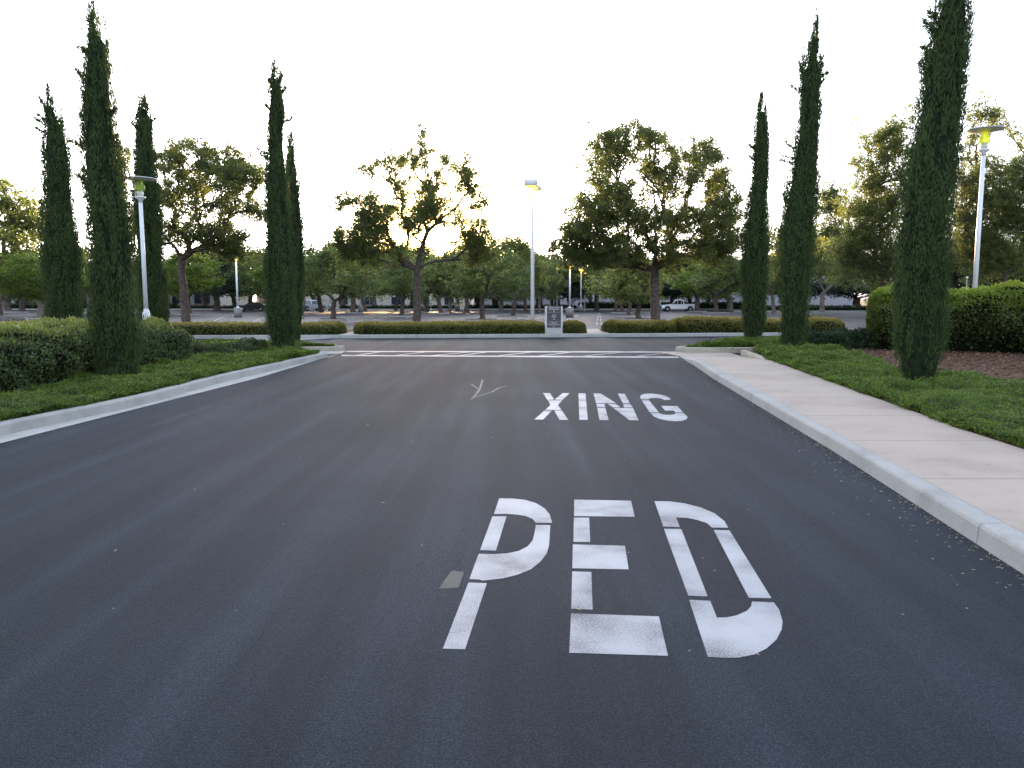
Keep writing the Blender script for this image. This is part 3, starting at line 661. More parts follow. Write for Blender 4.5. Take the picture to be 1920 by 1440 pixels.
def cypress(label, Y, prof, vbase, seed, zb=0.14, wisps=(), dens=1.0, arms=()):
    """prof: (v, left u, right u) silhouette; built as a column of upright plumes round a trunk"""
    rng = np.random.default_rng(seed)
    zz, cx, rr = [], [], []
    for v, ul, ur in sorted(prof, reverse=True):
        z = ZAT(v, Y); zz.append(z); cx.append(XAT((ul+ur)/2, Y, z)); rr.append((XAT(ur, Y, z)-XAT(ul, Y, z))/2)
    zz, cx, rr = np.array(zz), np.array(cx), np.array(rr)
    if zz[0] > zb+0.05: zz = np.concatenate([[zb], zz]); cx = np.concatenate([[cx[0]], cx]); rr = np.concatenate([[rr[0]*0.92], rr])
    zz[0] = min(zz[0], zb)
    x0 = cx[0]; org = np.array([x0, Y, zb]); H = zz[-1]-zb
    fx = lambda z: np.interp(z, zz, cx)-x0
    fr = lambda z: np.interp(z, zz, rr)
    root = empty('cypress_tree', tuple(org)); tag(root, label, 'cypress tree', 'tall cypress trees lining the entrance road')
    # core
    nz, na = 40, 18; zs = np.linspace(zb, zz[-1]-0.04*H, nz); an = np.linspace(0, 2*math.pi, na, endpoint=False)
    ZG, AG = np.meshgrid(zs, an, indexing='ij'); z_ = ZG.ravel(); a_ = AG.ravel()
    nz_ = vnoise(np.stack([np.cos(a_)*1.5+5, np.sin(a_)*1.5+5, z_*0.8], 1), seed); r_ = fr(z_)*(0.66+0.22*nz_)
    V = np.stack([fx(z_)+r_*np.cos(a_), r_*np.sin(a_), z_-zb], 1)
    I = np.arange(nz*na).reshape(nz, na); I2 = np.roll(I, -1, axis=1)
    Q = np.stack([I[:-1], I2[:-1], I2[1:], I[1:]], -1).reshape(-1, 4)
    # plumes
    area = float(np.sum(math.pi*(rr[1:]+rr[:-1])*np.diff(zz))); npl = int(area*30*dens)
    wts = np.interp(np.linspace(zz[0], zz[-1], 400), zz, rr)+0.02; zc = rng.choice(np.linspace(zz[0]-0.45, zz[-1], 400), npl, p=(wts+0.03)/(wts+0.03).sum())
    az = rng.uniform(0, 2*math.pi, npl)
    top = zc > zb+0.93*H
    R = fr(zc); hl = rng.uniform(0.40, 0.85, npl)*np.clip(0.6+R, 0.6, 1.2); lean = rng.uniform(-0.05, 0.05, npl)
    rough = 1+(vnoise(np.stack([np.cos(az)*2+9, np.sin(az)*2+9, zc*1.4], 1), seed+5)-0.5)*0.26
    br = R*rough*rng.uniform(0.86, 1.02, npl)
    out = np.stack([np.cos(az), np.sin(az), np.zeros(npl)], 1)
    base = np.stack([fx(zc)+br*np.cos(az), br*np.sin(az), zc-zb], 1)-out*0.015
    axis = nrm(out*lean[:,None]*1.4+np.array([0,0,1.0])+rng.normal(size=(npl,3))*0.035)
    k = 84 if Y < 17 else 60; t = rng.random((npl, k)); prw = (0.035+0.05*rng.random(npl))*np.clip(R/0.35, 0.45, 1.15)
    rad = prw[:,None]*np.sin(np.clip(t*0.92+0.08, 0, 1)*math.pi)**0.7
    ph = rng.uniform(0, 2*math.pi, (npl, k)); 
    ax1 = nrm(np.cross(axis, out)); ax2 = np.cross(axis, ax1)
    off = (ax1[:,None,:]*np.cos(ph)[...,None]+ax2[:,None,:]*np.sin(ph)[...,None])
    Pp = base[:,None,:]+axis[:,None,:]*(t*hl[:,None])[...,None]+off*rad[...,None]
    Pp[...,2] = np.where(Pp[...,2] < 0.0, rng.uniform(0, 0.25, Pp.shape[:2]), Pp[...,2])
    D = axis[:,None,:]*1.0+off*0.30+rng.normal(size=(npl,k,3))*0.13
    Nn = nrm((off+out[:,None,:]*0.5+rng.normal(size=(npl,k,3))*0.3).reshape(-1,3))
    n = npl*k; sc = max(1.0, Y/18)
    LV, LQ = leaves(Pp.reshape(-1,3), D.reshape(-1,3), Nn, rng.uniform(0.04,0.095,n)*sc**0.7, rng.uniform(0.010,0.018,n)*sc*1.1)
    parts = [(V, Q, 1), (LV, LQ, 0)]
    # stray wispy shoots (v, u0 on the outline, u1 tip, dv rise)
    for (v0, u0, v1, u1) in list(wisps):
        z0_, z1_ = ZAT(v0, Y), ZAT(v1, Y); A_ = np.array([(XAT(u0,Y,z0_)-x0)*0.5+fx(z0_)*0.5, rng.uniform(-.05,.05), z0_-zb-0.12]); B_ = np.array([XAT(u1,Y,z1_)-x0, rng.uniform(-.12,.12), z1_-zb])
        TV, TQ = tubes_np([A_], [B_], [0.012], [0.004], 4); parts.append((TV, TQ, 2))
        m = 150; t = 0.2+0.8*rng.random(m)**0.9; c = A_+(B_-A_)*t[:,None]+rng.normal(size=(m,3))*0.022
        d = nrm(np.tile(B_-A_, (m,1)))+rng.normal(size=(m,3))*0.5
        LV, LQ = leaves(c, d, nrm(rng.normal(size=(m,3))), rng.uniform(0.05,0.11,m), 0.02*sc); parts.append((LV, LQ, 0))
    A, B, Mi = join(parts)
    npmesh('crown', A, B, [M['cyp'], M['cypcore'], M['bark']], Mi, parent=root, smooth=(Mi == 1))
    g = MB(); g.tube([(0,0,-0.1),(0.01,0,0.3),(fx(zb+0.5*H)*1.0,0,0.5*H),(fx(zb+0.8*H),0,0.8*H)], [0.11,0.09,0.06,0.03], 8); g.build('trunk', M['bark'], root, True)
    return root

# ------------------------------------------------------------------ broadleaf tree generator
def tree_parts(clumps, forkz, tr, seed, tuft_r, ntuft, nleaf, leaf, lw=0.45, lean=(0,0), low=0.0, core=0.0, twig=True, bend=0.25, nodes_pow=1.0):
    """clumps: Nx4 (x,y,z,r) relative to the trunk foot. Returns wood mesh and leaf mesh arrays."""
    rng = np.random.default_rng(seed); cl = np.array(clumps, float)
    nodes = [np.array([0,0,-0.1])]; par = [-1]
    for i in range(1, 6):
        t = i/5; nodes.append(np.array([lean[0]*t+rng.normal()*0.02, lean[1]*t+rng.normal()*0.02, forkz*t])); par.append(i-1)
    fork = nodes[-1]; order = np.argsort(np.linalg.norm(cl[:,:3]-fork, axis=1)); tips = []
    first = 4
    for ci in order:
        c = cl[ci,:3]; arr = np.array(nodes[first:]); dc = np.linalg.norm(arr-c, axis=1); df = np.linalg.norm(arr-fork, axis=1)
        Dc = np.linalg.norm(c-fork); cost = dc+0.55*df+np.where(arr[:,2] > c[2]+0.15*Dc, 1.5*(arr[:,2]-c[2]), 0)+np.where(df > Dc, 3, 0)
        j = int(np.argmin(cost))+first; a = nodes[j]; L_ = np.linalg.norm(c-a); ns = max(2, int(L_/0.45))
        ctrl = a+(c-a)*0.45+np.array([0,0,bend*L_*rng.uniform(-0.3,0.6)])+rng.normal(size=3)*L_*0.09
        prev = j
        for k in range(1, ns+1):
            t = k/ns; p = (1-t)**2*a+2*t*(1-t)*ctrl+t*t*c+(rng.normal(size=3)*0.035 if k < ns else 0)
            nodes.append(p); par.append(prev); prev = len(nodes)-1
        tips.append((prev, ci))
    N_ = len(nodes); acc = np.zeros(N_); pw = 2.15
    for i in range(N_-1, 0, -1):
        if acc[i] == 0: acc[i] = 0.016**pw
        acc[par[i]] += acc[i]
    r = acc**(1/pw); s = tr/r[3]; s = min(s, 2.2); r = np.maximum(r*s, 0.008)
    # trunk taper handled separately
    for i in range(0, 6): r[i] = tr*(1.0+0.22*(1-i/5)**2+ (0.25 if i == 0 else 0))
    nodes = np.array(nodes); ch = np.arange(1, N_); pa = np.array(par[1:])
    thick = r[ch] > 0.03
    ra = np.minimum(r[pa], r[ch]*1.35)
    W = []
    TV, TQ = tubes_np(nodes[pa[thick]], nodes[ch[thick]], ra[thick], r[ch[thick]], 8); W.append((TV, TQ, 0))
    if (~thick).any():
        TV, TQ = tubes_np(nodes[pa[~thick]], nodes[ch[~thick]], ra[~thick], r[ch[~thick]], 4); W.append((TV, TQ, 0))
    # tufts
    L_ = []; tc, ta = [], []
    for ci in range(len(cl)):
        x, y, z, cr = cl[ci]; nt_ = max(3, int(ntuft*(cr/0.8)**1.8)); d = nrm(rng.normal(size=(nt_,3))); q = rng.random(nt_)**0.5*np.where(rng.random(nt_) < 0.25, 1.7, 1.0)
        c = np.array([x,y,z])+d*(q*cr)[:,None]*np.array([1.0,1.0,0.78]); tc.append(c); ta.append(np.tile(np.array([x,y,z]), (nt_,1)))
    tc = np.concatenate(tc); ta = np.concatenate(ta)
    keep = tc[:,2] > low; tc, ta = tc[keep], ta[keep]
    if twig:
        TV, TQ = tubes_np(ta+(tc-ta)*0.1-np.array([0,0,0.06]), tc, np.full(len(tc), 0.012), np.full(len(tc), 0.004), 3); W.append((TV, TQ, 0))
    m = len(tc); off = nrm(rng.normal(size=(m*nleaf,3))); rd = rng.random(m*nleaf)**0.5*tuft_r*np.repeat(rng.uniform(0.6,1.35,m), nleaf)
    Pp = np.repeat(tc, nleaf, axis=0)+off*rd[:,None]*0.75; D = off*0.9+np.array([0,0,0.35])+rng.normal(size=off.shape)*0.35
    LV, LQ = leaves(Pp, D, nrm(rng.normal(size=off.shape)+np.array([0,0,0.6])), leaf*rng.uniform(0.6,1.25,len(Pp)), leaf*lw*rng.uniform(0.8,1.2,len(Pp)))
    return join(W), (LV, LQ)
def put_tree(name, label, cat, loc, parts, barkm, leafm, group=None):
    (WV, WQ, _), (LV, LQ) = parts
    root = empty(name, loc); tag(root, label, cat, group)
    npmesh('trunk', WV, WQ, [barkm], parent=root, smooth=True)
    npmesh('crown', LV, LQ, [leafm], parent=root)
    return root
def px_clumps(circles, sc, ox, oy, Y, foot, seed, depth=0.75, extra=1.0, fill=0.8, gap=None):
    """measured crown clumps (crop px) -> metres relative to foot, each at its own depth"""
    rng = random.Random(seed); out = []
    xs = [ox+c[0]/sc for c in circles]; cu = (min(xs)+max(xs))/2; hw = (max(xs)-min(xs))/2
    vs = [oy+c[1]/sc for c in circles]; cv = (min(vs)+max(vs))/2; hv = (max(vs)-min(vs))/2
    hwm = hw/F*Y
    base_ = list(circles); circles = list(circles)
    for _ in range(int(len(base_)*fill*2.4)):
        a_ = rng.choice(base_); near = [q for q in base_ if q is not a_ and math.hypot(q[0]-a_[0], q[1]-a_[1]) < 62*sc]
        if not near: continue
        b_ = rng.choice(near); t_ = rng.uniform(.3,.7); m_ = (a_[0]+(b_[0]-a_[0])*t_, a_[1]+(b_[1]-a_[1])*t_, (a_[2]+b_[2])*0.42)
        if gap and math.hypot(m_[0]-gap[0], m_[1]-gap[1]) < gap[2]+m_[2]*0.6: continue
        if sum(1 for q in circles if math.hypot(q[0]-m_[0], q[1]-m_[1]) < 13.5*sc) > 2: continue
        circles.append(m_)
    for (cx, cy, r) in circles:
        u, v, rr = ox+cx/sc, oy+cy/sc, r/sc
        q = max(0.05, 1-((u-cu)/hw)**2*0.9-((v-cv)/hv)**2*0.7); dmax = hwm*depth*math.sqrt(q)
        for rep in range(5+(1 if rng.random() < extra-1 else 0)):
            dy = rng.uniform(-dmax, dmax); yy = Y+dy; uu = u+rng.gauss(0,.62)*rr*min(rep,1.5); vv = v+rng.gauss(0,.58)*rr*min(rep,1.5); z = ZAT(vv, yy); x = XAT(uu, yy, z)
            out.append((x-foot.x, yy-foot.y, z-foot.z, max(0.14, rr/F*yy*1.0)))
    return out

# --- three large trees of the strip
cT = [(930,160,34),(910,245,34),(945,330,26),(1000,320,18),(690,390,52),(780,430,44),(870,400,62),(440,455,26),(500,475,26),(570,500,34),(660,560,52),(730,620,52),(870,520,42),(1000,530,60),(1100,560,80),(1180,470,52),(1290,370,30),(1240,430,34),(1280,560,52),(1320,640,80),(1400,700,44),(1350,750,52),(350,700,80),(450,720,80),(560,760,80),(300,770,52),(620,830,70),(770,670,80),(900,650,60),(980,680,80),(850,770,80),(990,790,70),(1120,800,80),(1200,850,70),(1050,870,50),(820,900,70),(560,880,80),(500,960,70),(620,960,60),(400,950,60),(300,940,50),(300,1020,60),(400,1060,70),(330,1120,52),(500,1060,70),(600,1150,52),(700,1120,70),(860,960,60),(1320,920,80),(1260,960,60),(1400,960,52),(1260,1060,52),(1350,1050,60),(1430,1120,52),(1300,1130,60),(480,1180,50),(780,1050,40)]
rT = [(740,140,26),(790,155,18),(570,220,70),(640,200,44),(490,260,52),(860,220,62),(930,260,52),(780,280,60),(700,340,70),(1000,300,52),(1100,380,44),(900,400,70),(1260,280,60),(1340,330,52),(1400,380,52),(1230,390,52),(1300,430,52),(430,430,44),(500,480,70),(600,400,52),(420,550,44),(700,560,70),(580,600,70),(820,480,52),(950,500,70),(1050,560,70),(1200,560,70),(1400,600,70),(1460,560,52),(1540,680,52),(1450,700,70),(1330,640,52),(1150,640,60),(950,620,70),(640,700,80),(500,680,70),(360,700,60),(380,800,80),(500,820,80),(620,880,80),(760,800,80),(900,780,70),(1000,880,80),(1150,820,80),(1300,800,80),(1450,830,80),(1540,820,52),(1400,920,80),(1250,920,80),(1500,950,60),(280,900,60),(350,950,80),(250,980,50),(240,1080,60),(330,1080,80),(450,980,90),(600,1000,90),(450,1100,80),(600,1130,80),(760,1060,90),(900,1000,80),(1050,1020,80),(720,1160,60),(1050,1130,60),(1200,1050,90),(1350,1060,90),(1480,1080,80),(300,1150,50),(540,1180,50),(1300,1150,60)]
lT = [(930,850,46),(990,830,36),(1080,850,54),(1170,850,46),(1000,900,54),(1270,910,46),(1340,890,46),(1380,920,36),(1450,960,36),(920,960,54),(1000,1000,54),(1100,950,62),(1200,960,54),(1300,980,54),(1400,1010,46),(1460,1040,36),(1120,1050,72),(1230,1040,62),(1330,1070,54),(900,1060,54),(960,1130,54),(1080,1160,62),(1200,1150,72),(1320,1160,62),(1420,1140,46),(1460,1200,46),(1100,1260,62),(980,1250,62),(930,1330,54),(1050,1350,62),(1180,1280,72),(1290,1260,62),(1380,1330,46),(1300,1370,54),(1180,1370,62),(1430,1420,36),(1270,1430,50),(800,1100,54),(770,1200,46),(780,1300,54),(690,850,36),(700,930,28)]
def hero(label, circles, sc, ox, oy, u, v, Y, forkv, tr, seed, lean=0.0, nt=38, fill=0.8, gap=None):
    z0 = 0.14 if Y < 38.6 else 0; foot = Vector((XAT(u, Y, z0), Y, z0)); fz = ZAT(forkv, Y)-z0
    cl = px_clumps(circles, sc, ox, oy, Y, foot, seed, fill=fill, gap=gap)
    parts = tree_parts(cl, fz, tr, seed, 0.15, nt, 18, 0.108, 0.42, (lean, 0.05))
    return put_tree('broadleaf_tree', label, 'tree', tuple(foot), parts, M['bark'], M['tree'], 'big spreading trees of the planted strip')
hero('big open-crowned tree with the setting sun shining through its lower branches', cT, 4, 560, 200, 781, 608, 36.5, 506, 0.17, 11, 0.05, fill=0.6, gap=(1030,1085,85))
hero('big dense round-crowned tree right of the tall lit lamp, forking low', rT, 4, 1000, 200, 1229, 604, 36.8, 505, 0.20, 23, -0.12, fill=1.0)
hero('big tree with yellow-tipped leaves between the left disc lamp and the paired cypresses', lT, 3, 0, 0, 350, 600, 37.5, 487, 0.18, 37, -0.12, fill=0.6)

# --- trees behind the right hedge
bT1 = [(1290,650,42),(1230,680,42),(1150,740,50),(1210,760,50),(1100,790,50),(1050,850,50),(1150,850,60),(1240,850,60),(960,920,34),(1010,960,52),(1100,950,70),(1200,960,60),(1050,1060,70),(1150,1080,90),(1250,1060,70),(960,1140,60),(1050,1200,90),(1180,1220,90),(1000,1290,80),(1100,1340,90),(1200,1360,80),(940,1380,70),(1000,1440,80),(1120,1460,90),(1230,1460,80),(900,1480,70),(1000,1540,70),(1130,1560,80),(1240,1560,80)]
bT0 = [(850,1090,46),(800,1130,46),(880,1150,56),(820,1220,66),(900,1260,66),(800,1320,76),(900,1380,76),(780,1420,60),(960,1320,60),(850,1480,70),(760,1500,50),(930,1540,60),(700,1350,60),(720,1440,60)]
bT2 = [(1640,640,40),(1700,610,42),(1740,640,34),(1640,720,34),(1800,680,34),(1840,710,26),(1740,720,26),(1620,820,34),(1600,900,42),(1720,930,44),(1680,980,54),(1780,960,54),(1850,940,44),(1900,900,44),(1900,780,26),(1620,1040,80),(1750,1050,90),(1860,1050,80),(1600,1150,90),(1720,1180,100),(1850,1180,100),(1960,1150,100),(1600,1300,100),(1750,1320,100),(1880,1300,100),(1620,1430,90),(1760,1440,100),(1900,1430,100),(2020,1300,110),(2040,1450,110),(2020,1050,80)]
bT3 = [(1480,1400,100),(1560,1460,100),(1640,1500,100),(1740,1520,100),(1840,1500,100),(1940,1480,110),(1420,1480,90),(1500,1550,90),(1620,1580,90),(1740,1590,90),(1860,1590,90),(1980,1580,100),(1350,1540,80)]
def backtree(label, circles, u, v, forkv, tr, seed, mat, leaf, tuft=0.3, nt=26, bark='bark'):
    foot = PG(u, v); Y = foot.y; fz = ZAT(forkv, Y)-foot.z
    cl = px_clumps(circles, 3, 1280, 0, Y, foot, seed, 0.6, 1.5, fill=0.45)
    parts = tree_parts(cl, fz, tr, seed, tuft, nt*0.85*(36/Y)**1.1, 15, leaf, 0.5, (0,0))
    return put_tree('broadleaf_tree', label, 'tree', tuple(foot), parts, M[bark], mat, 'trees behind the right hedge')
backtree('tall airy tree rising just left of the nearest right cypress, behind the clipped hedge', bT1, 1650, 592, 520, 0.22, 41, M['tree'], 0.20, 0.26)
backtree('medium dark tree with pale forked trunk between the second and nearest right cypresses', bT0, 1541, 585, 552, 0.30, 43, M['treelot'], 0.26, 0.34, bark='barkpale')
backtree('tall tree at the right edge behind the disc lamp, sparse at the top', bT2, 1880, 594, 510, 0.24, 47, M['tree'], 0.20, 0.26)
backtree('dark low wide tree directly above the top of the right hedge', bT3, 1760, 586, 560, 0.25, 53, M['treedark'], 0.28, 0.36)

# --- car-park tree prototypes
def proto(kind, seed):
    rng = random.Random(seed); cl = []
    if kind == 'loose':
        for _ in range(44):
            a = rng.uniform(0, 2*math.pi); h = rng.random(); R = 2.5*math.sin(math.pi*(0.15+0.80*h))**0.6*rng.uniform(0.3, 1.0)
            cl.append((R*math.cos(a), R*math.sin(a), 2.0+h*4.3, rng.uniform(0.45, 0.8)))
        fz, tr, nt, nl, lf, tf = 1.9, 0.13, 26, 12, 0.19, 0.26
    elif kind == 'dome':
        for _ in range(48):
            a = rng.uniform(0, 2*math.pi); h = rng.random()**0.8; R = 3.0*math.sqrt(max(0.04, 1-h*h))*rng.uniform(0.35, 1.0)
            cl.append((R*math.cos(a), R*math.sin(a), 2.2+h*3.6, rng.uniform(0.5, 0.85)))
        fz, tr, nt, nl, lf, tf = 1.7, 0.15, 26, 12, 0.19, 0.26
    elif kind == 'ficus':
        for _ in range(60):
            a = rng.uniform(0, 2*math.pi); h = rng.uniform(-1, 1); R = 2.4*math.sqrt(max(0.03, 1-h*h))*rng.uniform(0.5, 1.0)
            cl.append((R*math.cos(a), R*math.sin(a), 3.9+h*1.7, rng.uniform(0.5, 0.75)))
        fz, tr, nt, nl, lf, tf = 1.7, 0.20, 30, 13, 0.17, 0.24
    elif kind == 'dark':
        for _ in range(56):
            a = rng.uniform(0, 2*math.pi); h = rng.random(); R = (2.9-1.5*h)*rng.uniform(0.3, 1.0)
            cl.append((R*math.cos(a), R*math.sin(a), 1.9+h*4.4, rng.uniform(0.55, 0.9)))
        fz, tr, nt, nl, lf, tf = 1.5, 0.24, 26, 12, 0.22, 0.30
    else:  # pine
        for _ in range(40):
            a = rng.uniform(0, 2*math.pi); h = rng.random(); R = (1.9-1.6*h)*rng.uniform(0.3, 1.0)
            cl.append((R*math.cos(a), R*math.sin(a), 1.8+h*5.0, rng.uniform(0.3, 0.55)))
        fz, tr, nt, nl, lf, tf = 2.2, 0.14, 22, 12, 0.18, 0.22
    le = {'loose': (rng.uniform(-.3,.3),0), 'dome': (rng.uniform(-.3,.3),0)}.get(kind, (0,0))
    return tree_parts(cl, fz, tr, seed, tf, nt, nl, lf, 0.5, le, twig=False)
PK = {}
def ensure(key):
    if key not in PK:
        kind, seed, mt, bk = key
        parts = proto(kind, seed); (WV, WQ, _), (LV, LQ) = parts
        allz = LV[:,2].max(); wx = np.percentile(LV[:,0], 98)-np.percentile(LV[:,0], 2); cxm = (np.percentile(LV[:,0], 98)+np.percentile(LV[:,0], 2))/2
        PK[key] = dict(parts=parts, h=float(allz), w=float(wx), cx=float(cxm), obj=None, mt=mt, bk=bk)
    return PK[key]
def lot_tree(label, u, v, vtop, wpx, key, group='trees standing in the car park', dz=0.0, uc=None, rz=None, zoff=0.0):
    vtop -= 12; k = ensure(key); foot = PG(u, v); Y = foot.y; H = ZAT(vtop, Y)-foot.z; W = wpx*1.12/F*Y
    if k['obj'] is None:
        o = put_tree('car_park_tree', label, 'tree', tuple(foot), k['parts'], M[k['bk']], M[k['mt']], group); k['obj'] = o
    else:
        o = k['obj'].copy(); COL.objects.link(o)
        for ch in k['obj'].children:
            c = ch.copy(); COL.objects.link(c); c.parent = o
        tag(o, label, 'tree', group)
    o.location = (foot.x, foot.y, foot.z+zoff); sx = W/k['w']; o.scale = (sx, sx, H/k['h']); o.rotation_euler = (0, 0, rz if rz is not None else 0)
    return o
L1, L2, L3 = ('loose',101,'treelot','bark'), ('loose',102,'tree','bark'), ('loose',103,'treelot','barkpale')
D1, D2 = ('dome',111,'treelot','bark'), ('dome',112,'tree','bark')
F1, F2 = ('ficus',121,'ficus','barkpale'), ('ficus',122,'ficus','bark')
K1, K2 = ('dark',131,'treedark','bark'), ('dark',132,'treelot','barkpale')
N1 = ('pine',141,'pine','bark')
T = [
 ('bushy tree at the far left edge rising above the hedge, golden against the sky', -5, 592, 330, 170, L2, 0.4),
 ('round bright green tree with thin leaning trunk left of the leftmost cypress', 80, 598, 478, 135, F1, 0.0),
 ('pale-trunked tree before the office windows at the far left', 12, 585, 480, 110, K2, 1.0),
 ('small tree with thin trunk by the office hedge at the far left', 42, 583, 500, 80, F2, 1.0),
 ('yellow-green round tree seen between the two leftmost cypresses', 170, 588, 462, 95, F1, 2.0),
 ('round yellow-green tree right behind the trunk of the big left tree', 352, 590, 478, 118, F2, 2.2),
 ('round green tree showing left of the big left tree trunk, behind a cypress', 312, 586, 486, 80, F1, 3.3),
 ('dark bluish tree between the yellow-green tree and the left lit lamp', 407, 583, 462, 95, K1, 0.4),
 ('tree with low crown just right of the left car-park lamp', 470, 582, 476, 110, D1, 1.5),
 ('tree behind the dark parked car left of the paired cypresses', 505, 584, 470, 90, L3, 2.7),
 ('bright round tree showing on both sides of the paired cypresses', 535, 588, 486, 96, F2, 4.0),
 ('tree beside the silver pickup right of the paired cypresses', 603, 586, 456, 105, L1, 0.2),
 ('tree on the nearest kerbed island left of the sunlit tree', 624, 601, 470, 120, D1, 0.9),
 ('leaning thin tree left of the small white lamp post', 663, 587.5, 458, 110, L2, 2.1),
 ('thin-trunked tree right of the small white lamp post', 685, 584.5, 478, 90, L3, 3.0),
 ('V-shaped pair trunk tree left of the sunlit tree', 741, 584.5, 480, 85, D2, 3.9),
 ('tree on its own island just left of the sunlit tree trunk', 753, 594, 476, 105, L1, 4.4),
 ('slim tree two trunks right of the sunlit tree', 801, 584.5, 482, 78, D1, 5.0),
 ('low-branched tree under the glow right of the sunlit tree', 828, 588.5, 484, 110, D2, 0.6),
 ('small tree before the pale wall gap, left of the leaning tree', 842, 584.5, 492, 80, L3, 0.1),
 ('tree behind the leaning tree, trunk thin and straight', 876, 585, 470, 95, L2, 1.2),
 ('leaning-trunk tree on a kerbed island left of the tall lit lamp', 903, 602, 440, 125, L1, 1.9),
 ('straight-trunked tree just left of the tall lit lamp', 961, 595, 446, 112, D2, 2.5),
 ('small forked tree in front of the white wall left of the tall lamp', 940, 584, 500, 60, K2, 0.0),
 ('tree close behind the pole of the tall lit lamp', 986, 584, 470, 80, D1, 3.5),
 ('bushy low tree behind the directory sign', 1012, 586, 498, 75, F1 if False else L3, 4.6),
 ('pointed golden-brown tree behind the directory sign', 1035, 582, 455, 42, N1, 0.0),
 ('dark tree right above the directory sign', 1045, 583, 488, 90, K1, 2.0),
 ('first tree right of the row of lit lamps', 1118, 583, 470, 95, L2, 5.1),
 ('second tree right of the row of lit lamps', 1154, 584, 478, 85, D1, 0.3),
 ('tree with short trunk before the dark hedge, left of the big dense tree', 1166, 587.5, 486, 90, L1, 1.1),
 ('leaning slim tree left of the big dense tree', 1177, 593.5, 480, 100, D2, 2.8),
 ('nearest slanting tree left of the big dense tree trunk', 1196, 601, 492, 110, L2, 3.7),
 ('dark blue-green tree behind the white pickup hood', 1262, 580.8, 478, 105, K1, 4.2),
 ('pale olive tree growing at the tail of the white pickup', 1307, 584.5, 500, 80, F2, 0.9),
 ('olive tree with straight trunk right of the white pickup', 1343, 587.5, 478, 105, D1, 1.7),
 ('dark tree behind the leftmost right-hand cypress', 1368, 583, 490, 80, K2, 2.9),
 ('bright leafy tree in the gap between the two far right cypresses', 1452, 588, 430, 90, L3, 3.3),
 ('tree behind the second right cypress, trunk hidden', 1500, 588, 420, 110, D2, 4.5),
]
for (lb, u, v, vt, wpx, key, rz) in T: lot_tree(lb, u, v, vt, wpx, key, rz=rz)
random.seed(5)
keys = [K1, L1, D1, K2, L3, D2]
ords = ['first','second','third','fourth','fifth','sixth','seventh','eighth','ninth','tenth','eleventh','twelfth','thirteenth','fourteenth','fifteenth','sixteenth','seventeenth','eighteenth','nineteenth','twentieth','twenty-first','twenty-second','twenty-third','twenty-fourth','twenty-fifth','twenty-sixth','twenty-seventh','twenty-eighth','twenty-ninth','thirtieth']
us = [-40,30,110,150,225,300,380,440,500,560,590,640,700,775,800,860,895,930,1010,1075,1105,1180,1215,1290,1330,1420,1480,1600,1680,1800]
for i, u in enumerate(us):
    lot_tree('dark far tree of the back row before the buildings, %s from the left' % ords[i], u+random.uniform(-6,6), 580.0+random.uniform(-.3,.5), random.uniform(466,500), random.uniform(92,125), keys[(i*5+i//3) % 6], 'far row of trees before the buildings', rz=random.uniform(0,6))

# kerbed tree islands in the car park
def island(u, v, wpx, label=None):
    c = PG(u, v); W = wpx/F*c.y/2; g = MB(); pts = [(c.x+W*math.cos(a)*1.0, c.y+1.2*math.sin(a)) for a in [2*math.pi*i/20 for i in range(20)]]
    g.prism(pts, c.z-0.05, c.z+0.14, 0); pts2 = [(c.x+(W-0.18)*math.cos(a), c.y+1.02*math.sin(a)) for a in [2*math.pi*i/20 for i in range(20)]]
    g.prism(pts2, c.z+0.1, c.z+0.17, 1)
    tag(g.build('tree_island', [M['kerb'], M['soil']]), kind='structure')
for u, v, w_ in ((624,601,56),(663,587.5,34),(753,594,48),(828,588.5,30),(903,602,70),(961,595,58),(1196,601,60),(1177,593.5,54),(1166,587.5,40),(1343,587.5,50),(80,598,60),(352,590,50),(30,586,44),(1307,584.5,36),(741,585,30)):
    island(u, v, w_)

# ------------------------------------------------------------------ cypresses
PA = [(182,90,94),(195,80,98),(215,84,104),(240,88,117),(260,86,124),(300,83,130),(350,83,133),(400,84,138),(450,80,146),(500,82,152),(550,86,153),(605,88,154),(650,90,154)]
PB = [(38,172,175),(60,170,181),(80,164,200),(100,163,204),(150,161,206),(200,159,209),(250,159,216),(300,158,221),(350,159,234),(400,166,242),(450,172,246),(500,173,249),(550,174,250),(600,176,260),(650,178,262),(700,185,258)]
PC = [(188,265,267),(205,260,275),(220,257,281),(240,255,285),(280,255,288),(320,254,292),(370,254,299),(420,251,303),(480,255,305),(540,258,310),(605,260,313),(650,262,313)]
PD = [(128,513,516),(145,511,521),(160,507,529),(190,504,534),(220,500,537),(245,503,530),(270,502,532),(300,502,535),(330,498,539),(400,497,542),(500,498,548),(560,498,554),(620,500,559),(652,508,550)]
PE = [(258,544,547),(275,540,551),(300,536,554),(350,532,560),(400,530,567),(450,530,570),(500,534,572),(600,538,568),(643,545,562)]
PF = [(192,1425,1430),(215,1420,1436),(250,1415,1441),(300,1413,1441),(350,1408,1440),(400,1400,1438),(450,1393,1440),(500,1391,1439),(560,1391,1438),(600,1391,1437),(634,1396,1432)]
PGc = [(50,1528,1531),(80,1520,1535),(118,1514,1533),(140,1502,1543),(170,1499,1537),(200,1499,1537),(250,1497,1537),(300,1487,1535),(350,1480,1533),(400,1468,1530),(450,1463,1526),(500,1462,1525),(550,1462,1520),(600,1460,1515),(652,1466,1509)]
